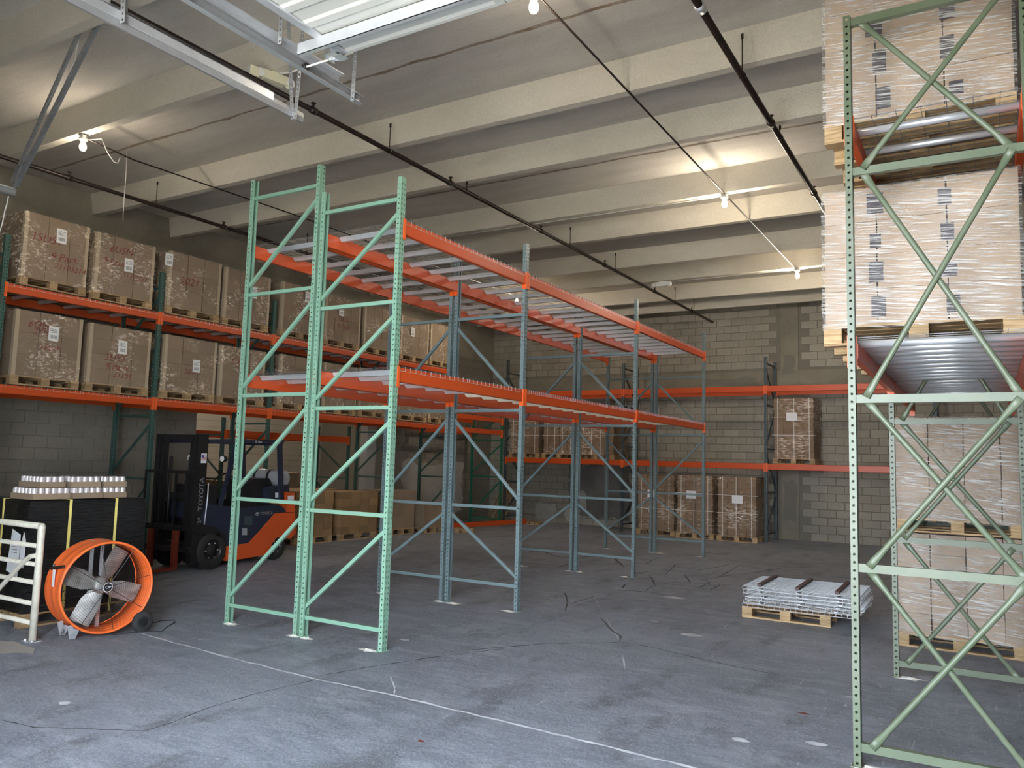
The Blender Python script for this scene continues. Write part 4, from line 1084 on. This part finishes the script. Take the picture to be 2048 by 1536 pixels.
for x in (-.2, .1): build(MB().lathe([(.157, -.025), (.16, -.02), (.16, .02), (.157, .025)], 24, (x, ty, tz), 'x'), 'tank_band', MT['black'], fk)
# front floor plate, cowl, fender
build(MB().prism(fprof([(470,1110),(560,1060),(700,1090),(800,1160),(800,1240),(740,1180),(600,1150),(480,1130)], W2+.02), -W2-.02, W2+.02, 'x'), 'fender', MT['black'], fk)
build(MB().prism(fprof([(560,1060),(590,860),(660,700),(720,700),(700,1040)], .36), -.36, .36, 'x'), 'cowl', MT['black'], fk)
sy2, sz2 = fl_(*zc((760, 660)), 0)
build(MB().tube([(.17*cos(a), sy2+.10*sin(a), sz2+.12*sin(a)) for a in [2*pi*k/20 for k in range(21)]], .014, 8, caps=False), 'steering_wheel', MT['black'], fk, smooth=True)
# overhead guard
for x in (-.43, .43):
    top = [fl_(*zc(p), .43) for p in ((690,1100),(850,490),(880,330),(640,300))]
    P = fprof([(690,1100),(855,480)], .43); Q = fprof([(640,298),(1330,290)], .43); R_ = fprof([(1300,300),(1312,840)], .43)
    build(MB().bar((x, *P[0]), (x, *P[1]), .05, .05).bar((x, *P[1]), (x, fl_(*zc((900,300)), .43)[0], Q[0][1]), .05, .05), 'guard_front_leg', MT['navy'], fk)
    build(MB().bar((x, *Q[0]), (x, *Q[1]), .06, .055), 'guard_top_rail', MT['navy'], fk)
    build(MB().bar((x, *R_[0]), (x, *R_[1]), .05, .09, (0,1,0)), 'guard_rear_leg', MT['navy'], fk)
qz = Q[0][1]; qy0, qy1 = Q[0][0], Q[1][0]
for k in range(7):
    y = qy0+(qy1-qy0)*k/6; build(MB().bar((-.43, y, qz+.01), (.43, y, qz+.01), .02, .045), 'guard_top_bar', MT['navy'], fk)
gl = text_mesh('EB 3640', .05, MT['whiteink']); gy, gz = fl_(*zc((1105, 297)), .462)
ob('guard_lettering', gl, fk, (.4615, gy, gz), (pi/2, 0, pi/2))
for x, uv in ((.36, (785, 455)), (-.36, (785, 455))):
    ly, lz = fl_(*zc(uv), .36)
    h = build(MB().lathe([(0, .02), (.05, .02), (.058, -.03), (.058, -.045), (.05, -.05), (0, -.05)], 18, (x, ly, lz), 'y'), 'work_lamp', MT['black'], fk, smooth=True)
    build(MB().lathe([(.0, -.056), (.035, -.055), (.047, -.0505)], 18, (x, ly, lz), 'y'), 'lamp_lens', MT['lens'], h, smooth=True)
# mast
MY = -.34; mz = 2.10
for x in (-.40, .40):
    mb = MB().box((x-.045, MY-.06, .12), (x+.045, MY-.045, mz)).box((x-.045, MY+.06, .12), (x+.045, MY+.075, mz)).box((x-.045 if x < 0 else x+.033, MY-.06, .12), (x-.033 if x < 0 else x+.045, MY+.075, mz))
    build(mb, 'mast_outer_channel', MT['black'], fk)
    xi = x*.78
    build(MB().box((xi-.03, MY-.05, .14), (xi+.03, MY+.05, mz-.03)), 'mast_inner_channel', MT['black'], fk)
    build(MB().tube([(x*.52, MY+.04, .25), (x*.52, MY+.04, 1.75)], .028, 12), 'lift_cylinder', MT['black'], fk, smooth=True)
for z in (mz-.09, 1.1, .35): build(MB().box((-.44, MY+.03, z), (.44, MY+.075, z+.09)), 'mast_cross_tie', MT['black'], fk)
build(MB().box((.30, MY-.12, mz-.10), (.34, MY+.40, mz-.07)), 'mast_top_arm', MT['black'], fk)
for sx in (-1, 1): build(MB().box((sx*.443, MY-.06, .12), (sx*.449, MY+.15, mz)), 'mast_side_plate', MT['black'], fk)
build(MB().tube([(.462, MY+.15, .60), (.462, MY+.17, .85), (.462, MY+.19, 1.1), (.462, MY+.19, 1.35)], .010, 8), 'hose', MT['galv'], fk, smooth=True)
# carriage, load backrest and forks
build(MB().box((-.48, MY-.13, .30), (.48, MY-.09, .38)).box((-.48, MY-.13, .62), (.48, MY-.09, .70)), 'carriage', MT['black'], fk)
lb = MB()
for x in (-.55, -.33, -.11, .11, .33, .50): lb.box((x-.012, MY-.14, .62), (x+.012, MY-.11, 1.52))
lb.box((-.56, MY-.14, 1.49), (.51, MY-.11, 1.54)); build(lb, 'load_backrest', MT['black'], fk)
for x in (-.30, .22):
    build(MB().box((x-.055, MY-.185, .04), (x+.055, MY-.145, .62)).prism([(MY-.185, .035), (MY-1.1, .035), (MY-1.1, .045), (MY-.185, .08)], x-.055, x+.055, 'x'), 'fork', MT['forkred'], fk)
# wheels
def fwheel(x, y, r, w, hub):
    t = build(MB().lathe([(r*.6, -w/2), (r*.93, -w/2), (r, -w/2+.03), (r, w/2-.03), (r*.93, w/2), (r*.6, w/2)], 32, (x, y, r), 'x'), 'tyre', MT['rubber'], fk, smooth=True)
    s = 1 if x > 0 else -1
    build(MB().lathe([(r*.62, s*w*.46), (r*.56, s*w*.30), (r*.25, s*w*.34), (r*.2, s*w*.5), (0, s*w*.5)], 28, (x, y, r), 'x'), 'wheel_rim', hub, t, smooth=True)
    for k in range(6):
        a = k*pi/3; build(MB().lathe([(.012, 0), (.012, s*.016), (0, s*.017)], 6, (x+s*w*.33, y+r*.42*cos(a), r+r*.42*sin(a)), 'x'), 'wheel_bolt', MT['galv'], t)
for x in (-.40, .40): fwheel(x, 0, .295, .18, MT['black'])
for x in (-.38, .38): fwheel(x, 1.50, .235, .15, MT['rubber'])
# markings
RUP = Matrix(((0, 0, 1), (0, -1, 0), (1, 0, 0))).to_euler()
tl = text_mesh('TOYOTA', .125, MT['greyink']); ob('mast_lettering', tl, fk, (.4495, MY+.07, 1.18), RUP)
t2 = text_mesh('25', .10, MT['greyink']); ob('mast_lettering', t2, fk, (.4495, MY+.07, .78), RUP)
tb = text_mesh('TOYOTA', .075, MT['greyink']); by, bz = fl_(*zc((1180, 962)), W2-.01); ob('body_lettering', tb, fk, (W2-.0115, by, bz), (pi/2, 0, pi/2))
ey, ez = fl_(*zc((1092, 968)), W2-.01)
em = MB()
for rx, rz, oz in ((.042, .028, 0), (.016, .026, .0), (.028, .011, .012)):
    em.tube([(W2-.010, ey+rx*cos(a), ez+oz+rz*sin(a)) for a in [2*pi*k/20 for k in range(21)]], .0028, 4, caps=False)
build(em, 'body_emblem', MT['greyink'], fk)
build(MB().prism(fprof([(978,990),(1050,990),(1050,1070),(978,1070)], W2), W2-.013, W2-.008, 'x'), 'service_hatch', MT['slate'], fk)
build(MB().prism(fprof([(955,1100),(1000,1100),(1000,1165),(955,1165)], W2), W2-.013, W2-.007, 'x'), 'step_plate', MT['galv'], fk)
build(MB().prism(fprof([(1375,800),(1430,795),(1430,845),(1375,848)], W2), W2, W2+.004, 'x'), 'reflector_sticker', MT['paper'], fk)
build(MB().prism(fprof([(1262,770),(1290,770),(1290,815),(1262,815)], W2-.05), W2-.06, W2-.055, 'x'), 'sticker', MT['paper'], fk)
# flag sticker on the side of the mast
fy0, fz0 = MY+.02, 1.66
fs = build(MB().box((.449, fy0, fz0), (.451, fy0+.11, fz0+.15)), 'flag_sticker', MT['paper'], fk)
for k in range(4): build(MB().box((.451, fy0+.012, fz0+.045+k*.02), (.4515, fy0+.098, fz0+.055+k*.02)), 'flag_stripe', MT['flagred'], fs)
build(MB().box((.4515, fy0+.012, fz0+.082), (.4522, fy0+.055, fz0+.125)), 'flag_canton', MT['flagblue'], fs)

# ================================================================== OVERHEAD DOOR AND TRACKS
def perf_angle(name, p, q, parent, w=.038, side=(1,0,0), mat='galvdark'):
    """punched steel angle from p to q"""
    p = Vector(p); q = Vector(q); d = (q-p); L = d.length; d.normalize(); s = Vector(side); s = (s-d*s.dot(d)).normalized(); t = d.cross(s)
    mb = MB(); hole_strip(mb, p, s, d, w, L, 1, .04, .009, 'round'); hole_strip(mb, p, t, d, w, L, 1, .04, .009, 'round')
    return build(mb, name, MT[mat], parent)
def track(name, x, y0, y1, z, parent, open_side):
    """C-shaped roller track along y"""
    o = open_side; pr = [(0, .028), (-o*.03, .034), (-o*.036, 0), (-o*.03, -.034), (0, -.028), (0, -.032), (-o*.034, -.04), (-o*.042, 0), (-o*.034, .04), (0, .032)]
    return build(MB().prism([(x+a, z+b) for a, b in pr], y0, y1, 'y'), name, MT['galvdark'], parent)
TZ = 4.6
door = thing('overhead_door', 'white ribbed sectional door rolled up overhead on galvanized tracks', 'garage door', (0, 0, 0))
door.location = (-3.76, YF+.15, TZ); ox, oy, oz = door.location
DW = 3.9
secs = [(-.2, .82), (.83, 1.85), (1.86, 2.88), (2.89, 3.87)]
for a, b in secs:
    mb = MB(); z0 = .0; n = 5; P = [(a-oy, z0+.05), (a-oy, z0)]
    for k in range(n):
        y = a-oy+(b-a)*(k+.15)/n; e = (b-a)/n
        P += [(y, z0), (y+e*.12, z0+.010), (y+e*.6, z0+.010), (y+e*.72, z0)]
    P += [(b-oy, z0), (b-oy, z0+.05)]
    build(mb.prism(P, 0, DW, 'x'), 'door_section', MT['doorwhite'], door)
    for x in (.0, 1.28, 2.6, DW-.06):
        build(MB().box((x, a-oy+.02, z0-.012), (x+.06, b-oy-.02, z0+.002)), 'stile', MT['galv'] if x in (0.0,) else MT['doorwhite'], door)
for y in (3.60, 1.9, .3):
    yy = y-oy
    build(MB().box((-.16, yy, -.085), (DW+.16, yy+.004, .0)).box((-.16, yy, -.004), (DW+.16, yy+.045, .0)).box((-.16, yy, -.085), (DW+.16, yy+.03, -.081)), 'strut', MT['galv'], door)
track('track', -.31, .3, 4.43-oy, -.02, door, 1); track('track', DW+.31, .3, 4.43-oy, -.02, door, -1)
build(MB().box((-.36, .3, .03), (-.352, 4.20-oy, .085)).box((-.36, .3, .077), (-.30, 4.20-oy, .085)), 'track_angle', MT['galv'], door)
for y in (3.84, 2.86, 1.84, .8):
    yy = y-oy
    build(MB().tube([(-.34, yy, -.02), (-.02, yy, -.02)], .007, 8), 'roller_stem', MT['white'], door)
    build(MB().lathe([(.010, -.012), (.026, -.012), (.026, .012), (.010, .012)], 16, (-.325, yy, -.02), 'x'), 'roller', MT['black'], door, smooth=True)
    h = MB().box((-.10, yy-.045, -.012), (.015, yy+.045, .0)).box((-.10, yy-.05, -.03), (-.096, yy+.05, .06)).box((-.02, yy-.05, -.04), (.05, yy+.03, -.036)).bar((-.05, yy+.02, -.03), (.02, yy-.07, .05), .07, .004)
    build(h, 'hinge_bracket', MT['galv'], door)
Hc = lambda x, y, z: (x-ox, y-oy, z-oz)
perf_angle('hanger_angle', Hc(-4.08, 4.30, 4.52), Hc(-4.02, 4.26, 5.35), door); perf_angle('hanger_angle', Hc(-4.02, 4.26, 5.3), Hc(-3.72, 4.0, ZS), door)
perf_angle('hanger_angle', Hc(-4.06, 3.55, 4.6), Hc(-4.02, 3.5, ZS), door)
# tracks of the neighbouring door to the left
tk = thing('door_track', 'galvanized door track with punched hangers beside the black sprinkler pipe', 'door track', (-4.8, 0, TZ))
track('track', 0, 0.2, 4.48, 0, tk, -1); build(MB().box((.04, .2, .01), (.046, 4.15, .075)).box((-.02, .2, .07), (.046, 4.15, .076)), 'track_angle', MT['galv'], tk)
perf_angle('hanger_angle', (.05, 4.36, -.06), (.20, 4.30, ZS-TZ), tk); perf_angle('hanger_angle', (.02, 4.36, -.06), (.05, 4.10, ZS-TZ), tk)
perf_angle('hanger_angle', (.05, 2.85, -.02), (.12, 2.75, ZS-TZ), tk, .05)
tk2 = thing('door_track', 'end of a galvanized door track braced by long punched angles', 'door track', (-9.04, 0, TZ))
track('track', 0, 0.2, 4.42, 0, tk2, 1); build(MB().box((-.046, .2, .0), (-.04, 4.42, .06)), 'track_angle', MT['galv'], tk2)
A = px(25, 372, 'y', 4.36); B = px(228, -30, 'z', ZS)
perf_angle('hanger_angle', (A.x+9.04, A.y, A.z-TZ), (B.x+9.04, B.y, B.z-TZ), tk2, .065)
B2 = px(185, -8, 'z', ZS); perf_angle('hanger_angle', (A.x+9.04-.02, A.y-.02, A.z-TZ+.05), (B2.x+9.04, B2.y, B2.z-TZ), tk2, .05)
cable = [px(165, 30, 'z', ZS), px(150, 120, 'z', 6.1), px(120, 190, 'z', 5.7), px(95, 240, 'z', 5.4)]
build(MB().tube([Vector(q)-Vector((-9.04, 0, TZ)) for q in cable], .006, 6), 'white_cord', MT['cable'], tk2, smooth=True)
c2 = [px(17, 392, 'y', 4.36), px(14, 408, 'y', 4.36), px(10, 420, 'y', 4.36), px(5, 445, 'y', 4.36), px(-4, 475, 'y', 4.36)]
tag(build(MB().tube(c2, .007, 6), 'pull_rope', MT['cable'], smooth=True), 'white pull rope hanging from the door track end', 'rope')

# ================================================================== SPRINKLER PIPES
def spipe(lab, p, q, r, heads, hangers, couplings=()):
    p = Vector(p); q = Vector(q); t = thing('sprinkler_pipe', lab, 'pipe', p); d = q-p
    def at(y): k = (y-p.y)/(q.y-p.y); return d*k
    build(MB().tube([(0, 0, 0), tuple(d)], r, 12), 'pipe', MT['blackpipe'], t, smooth=True)
    for y in heads:
        a = at(y)
        build(MB().tube([tuple(a-Vector((0,.045,0))), tuple(a+Vector((0,.045,0)))], r*1.35, 12), 'tee_fitting', MT['blackpipe'], t, smooth=True)
        build(MB().tube([tuple(a), tuple(a+Vector((0,0,.085)))], .014, 8).lathe([(.0, .085), (.03, .085), (.03, .092), (0, .092)], 10, tuple(a)), 'sprinkler_head', MT['blackpipe'], t)
    for y, top in hangers:
        a = at(y); build(MB().tube([tuple(a), (a.x, a.y, top-p.z)], .006, 6).tube([tuple(a-Vector((0,.012,0))), tuple(a+Vector((0,.012,0)))], r*1.15, 10).lathe([(0, 0), (.014, 0), (.014, .05), (0, .05)], 8, (a.x, a.y, top-p.z-.05)), 'hanger', MT['blackpipe'], t)
    for y in couplings:
        a = at(y); build(MB().tube([tuple(a-Vector((0,.05,0))), tuple(a+Vector((0,.05,0)))], r*1.4, 12), 'coupling', MT['galv'], t, smooth=True)
    return t
Z1 = 5.83
yz = lambda u, v, z: px(u, v, 'z', z).y
spipe('black sprinkler pipe running above the empty centre rack to the back wall', (-6.72, YF, Z1), (-6.40, YB, Z1), .031,
      [yz(u, v, Z1) for u, v in ((612,225),(893,368),(1078,463),(1210,530),(1310,583),(1385,622))],
      [(yz(773,303,Z1), 6.2), (yz(925,385,Z1), 5.99), (yz(1142,493,Z1), 6.2), (yz(1232,541,Z1), 6.2), (yz(1356,604,Z1), 6.2), (yz(1395,624,Z1), 6.2)], (yz(205,-2,Z1),))
spipe('black sprinkler pipe crossing the ceiling beside the sage green rack', (-2.03, YF, 5.8), (-2.0, YB, 5.8), .034,
      [yz(1548,245,5.8), yz(1633,385,5.8)], [(yz(1484,152,5.8), 6.25), (yz(1562,275,5.8), 5.95), (14.5, 6.2)], (yz(1400,15,5.8),))
spipe('black sprinkler pipe above the marked pallets along the left wall', (-11.62, YF, 5.8), (-11.2, YB, 5.8), .031,
      [yz(145,354,5.8), yz(458,452,5.8), 12.0, 15.5], [(yz(325,408,5.8), 6.2), (11.0, 6.2), (14.0, 6.2)])

# ================================================================== LIGHTS AND CONDUITS
def bulb(lab, x, y, z=5.99, power=None):
    t = thing('ceiling_bulb', lab, 'light bulb', (x, y, z), 0, 'bare bulbs under the ceiling ribs')
    build(MB().lathe([(0, .0), (.055, .0), (.055, -.04), (0, -.04)], 8), 'junction_box', MT['galv'], t)
    build(MB().lathe([(0, -.04), (.06, -.04), (.055, -.06), (.03, -.085), (0, -.085)], 16), 'lampholder', MT['white'], t, smooth=True)
    build(MB().lathe([(0, -.205), (.03, -.20), (.042, -.175), (.045, -.15), (.036, -.115), (.02, -.085)], 16), 'bulb', MT['bulb'], t, smooth=True)
    l = bpy.data.lights.new('bulb_light', 'POINT'); l.energy = power or BULB_W; l.color = (1, .87, .70); l.shadow_soft_size = .05
    lo = bpy.data.objects.new('bulb_light', l); COL.objects.link(lo); lo.parent = t; lo.location = (0, 0, -.27)
    return t
bulb('lit bare bulb near the left wall pallets, beside the punched angle brace', -10.22, 5.76)
bulb('lit bare bulb beside the edge of the rolled up white door', -3.33, 5.76)
bulb('lit bare bulb where two conduits meet between the two sprinkler pipes', -3.32, 11.75, power=85)
bulb('lit bare bulb close to the back wall and wrapped loads', -3.25, 16.91, power=115)
bulb('lit bare bulb seen through the wire decks of the centre rack', -10.05, 16.91, power=100)
bulb('added unseen bulb lighting the neighbouring unit behind the left wall opening', -17.6, 14.6, power=330)  # bulb added out of view to brighten the neighbouring unit
def conduit(lab, pts, r=.011, mat='blackpipe'):
    return tag(build(MB().tube(pts, r, 8), 'conduit', MT[mat], smooth=True), lab, 'conduit', 'thin conduits under the ceiling')
conduit('thin dark conduit under the ribs between white door and back wall', [(-3.33, 5.76, 5.985), (-3.31, 11.75, 5.985), (-3.28, 16.95, 5.985)])
conduit('thin dark conduit under the ribs along the left wall side', [(-10.25, 5.76, 5.985), (-10.4, 6.6, 5.985), (-10.2, 9.5, 5.985), (-10.05, 16.95, 5.985)])
conduit('pale cable along a rib from the bulb between two sprinkler pipes', [(-3.35, 11.72, 5.96), (-3.7, 11.8, 5.985), (-9.0, 11.8, 5.985)], .009, 'cable')
conduit('pale cable along a rib to the far emergency light', [(-3.28, 16.9, 5.96), (-3.6, 16.95, 5.985), (-6.1, 16.96, 5.985)], .009, 'cable')
conduit('short pale conduit stub beside the bulb near the wrapped loads', [(-3.2, 16.88, 5.97), (-2.9, 16.9, 5.99), (-2.4, 16.9, 5.99)], .012, 'cable')
conduit('loose looped wire dangling beside the bulb near left wall', [(-10.21, 5.765, 5.935), (-10.1, 5.78, 5.92), (-9.95, 5.85, 5.93), (-9.88, 5.9, 5.75), (-9.8, 5.95, 5.62), (-9.74, 5.97, 5.60), (-9.72, 5.98, 5.68)], .006, 'cable')
a = px(253, 300, 'z', ZS); b = px(246, 440, 'y', a.y)
conduit('thin string hanging from the ceiling above the marked pallets', [a, a.lerp(b, .4)+Vector((.02,0,0)), a.lerp(b, .7), b], .004, 'cable')
def elight(lab, p, rz, mat):
    t = thing('emergency_light', lab, 'emergency light', p, rz, 'emergency lights on the ceiling ribs')
    build(MB().prism([(-.15, 0), (.15, 0), (.17, -.03), (.12, -.10), (-.12, -.10), (-.17, -.03)], -.05, .05, 'y'), 'housing', MT[mat], t)
    for s in (-1, 1):
        h = build(MB().lathe([(0, -.03), (.03, -.03), (.055, .02), (.055, .03), (0, .03)], 14, (s*.18, -.02, -.055), 'y'), 'lamp_head', MT[mat], t)
        build(MB().lathe([(0, -.036), (.04, -.035), (.05, -.03)], 14, (s*.18, -.02, -.055), 'y'), 'lamp_glass', MT['lens'], h)
    build(MB().box((-.05, -.04, 0), (.05, .04, .02)), 'mounting_plate', MT[mat], t)
    return t
e1p = px(548, 158, 'z', 5.93)
e1 = elight('ivory twin-head emergency light under the rib by the door track', (e1p.x, e1p.y, 5.985), radians(75), 'ivory')
conduit('pale conduit leading to the near emergency light by the door track', [(e1p.x, e1p.y, 5.985), (-6.4, 5.80, 5.985), (-5.5, 5.80, 5.985)], .011, 'cable')
# the near one shows a square grid of LEDs on one head
hd = build(MB().box((-.30, -.06, -.13), (-.20, .07, -.02)), 'led_head', MT['ivory'], e1, rot=(0, 0, 0))
for i in range(3):
    for j in range(4): build(MB().box((-.304, -.05+j*.03, -.12+i*.033), (-.3, -.028+j*.03, -.097+i*.033)), 'led_lens', MT['lens'], hd)
elight('white twin-head emergency light far down the sprinkler pipe', (-6.22, 16.93, 5.985), 0, 'white')

# ================================================================== NEIGHBOURING UNIT THROUGH THE OPENING
NY = [10.80, 14.53]; NX1, NX0 = -13.30, -14.37
for k, y in enumerate(NY):
    hz = [.15, 1.3, 2.2]; dg = [(1.2, .25), (2.1, 1.4)]
    upright(['dark green frame of neighbouring rack seen above the forklift seat', 'dark green frame of neighbouring rack beside printed carton stacks'][k], NX0, NX1, y, 2.55, MT['darkgreen'], hz, dg, 'upright frames of the neighbouring rack')
for nm, x, f in (('near', NX1+.004, 1), ('far', NX0-.004, -1)):
    for ln, z in (('single', 2.30),):
        beam('orange %s beam of the neighbouring rack beyond the opening' % nm, (x, NY[0]+.076, z), NY[1]-NY[0]-.076, f, 'orange beams of the neighbouring rack')
floor_stack('printed carton stack on the neighbouring rack floor behind the forklift', -14.3, 11.0, .95, 1.2, [.475]*2, [.3]*4, [.14]*8, 'cardprint', 81, grp='carton stacks in the neighbouring unit')
floor_stack('printed carton stack in the neighbouring rack near the pale column', -14.3, 13.2, .95, 1.2, [.475]*2, [.3]*4, [.15]*6, 'cardprint', 82, grp='carton stacks in the neighbouring unit')
floor_stack('pale carton stack deep inside the neighbouring unit', -17.5, 15.2, 1.1, 1.1, [.55]*2, [.37]*3, [.3]*4, 'cardlight', 83, grp='carton stacks in the neighbouring unit')

# ================================================================== FLOOR ITEMS AT THE FAR LEFT
for k in range(3):
    p = px(857, 1052, 'z', .12); q = px(1058, 1040, 'z', .12); d = (q-p).normalized(); L = 2.9; p = p+d*.75
    t = thing('loose_crossbar', ['lowest', 'middle', 'topmost'][k]+' loose orange beam lying on the floor near the leaning planks', 'rack beam', (p.x-.06*k*d.y+.02*k, p.y+.06*k*d.x+.1*k, .16+.0*k), math.atan2(d.y, d.x), 'loose orange beams on the floor')
    build(MB().prism([(-.055*k, 0), (-.055*k-.05, 0), (-.055*k-.05, -.13), (-.055*k, -.13)], 0, L, 'x'), 'rail', MT['orange'], t)
    for x in (0, L-.007): build(MB().box((x, -.055*k-.05, -.145), (x+.007, -.055*k, .02)), 'end_connector', MT['orange2'], t)
pp = px(906, 1066, 'z', 0)
t = thing('timber_offcut', 'short pallet piece on the floor before the loose orange beams', 'pallet', (pp.x, pp.y+.05, 0), .6)
add_pallet(t, 0, 0, 0, .5, .35, .11, 'x', nb=3)
for k in range(5):
    r = random.Random(90+k); y = 20.35+k*.10
    o = tag(build(MB().bar((-12.95+.10*k, y, .02), (-12.62+.035*k, y+.32, 1.0+r.uniform(-.1, .15)), .07, .018, (1,0,0)), 'wood_plank', MT['wood']), 'rough wood plank leaning in the corner behind the bright green frame', 'plank', 'planks leaning in the back left corner')
t = thing('wooden_pallet', 'pallet lying under the end of the loose orange beams', 'pallet', (-11.55, 20.25, 0)); add_pallet(t, 0, 0, 0, .45, .3, .09, 'x', nb=3)

# ---- drilling dust beside the rack feet
def dustpile(x, y, r, seed, lab):
    rnd = random.Random(seed); mb = MB(); n = 16; c0 = []
    for ring, h in ((1.0, .0015), (.55, .006), (.25, .014)):
        for k in range(n):
            a = 2*pi*k/n; rr = r*ring*rnd.uniform(.55, 1.25); mb.v.append((rr*1.5*cos(a), rr*.8*sin(a), h))
    for g in range(2):
        for k in range(n): j = (k+1) % n; mb.face((g*n+k, g*n+j, (g+1)*n+j, (g+1)*n+k))
    mb.face([2*n+k for k in range(n)])
    o = build(mb, 'dust_pile', MT['dust'], None, (x, y, 0)); tag(o, lab, 'dust', 'drilling dust piles')
    return o
k = 0
for y in FY:
    for x in (LXL+.12, LXR-.02, RXL+.13, RXR-.12):
        dustpile(x+random.uniform(-.03, .03), y-.02, random.uniform(.05, .085), 200+k, 'white drilling dust at a post foot, centre rack frame '+['at the mint green end', 'second from mint green end', 'third from mint green end', 'at the back-wall end'][FY.index(y)]); k += 1
for x, y in ((RX0+.12, RY[0]+.02), (RX0+.12, RY[1]+.02), (LRX+.2, 14.5), (-4.55, BFY)): dustpile(x, y, .09, 200+k, 'white drilling dust beside '+['the sage green frame before the big loads', 'the sage green frame before the stacked pallets', 'the green frame near the plain carton stacks', 'the slate frame at the floor pallets'][k-16]); k += 1
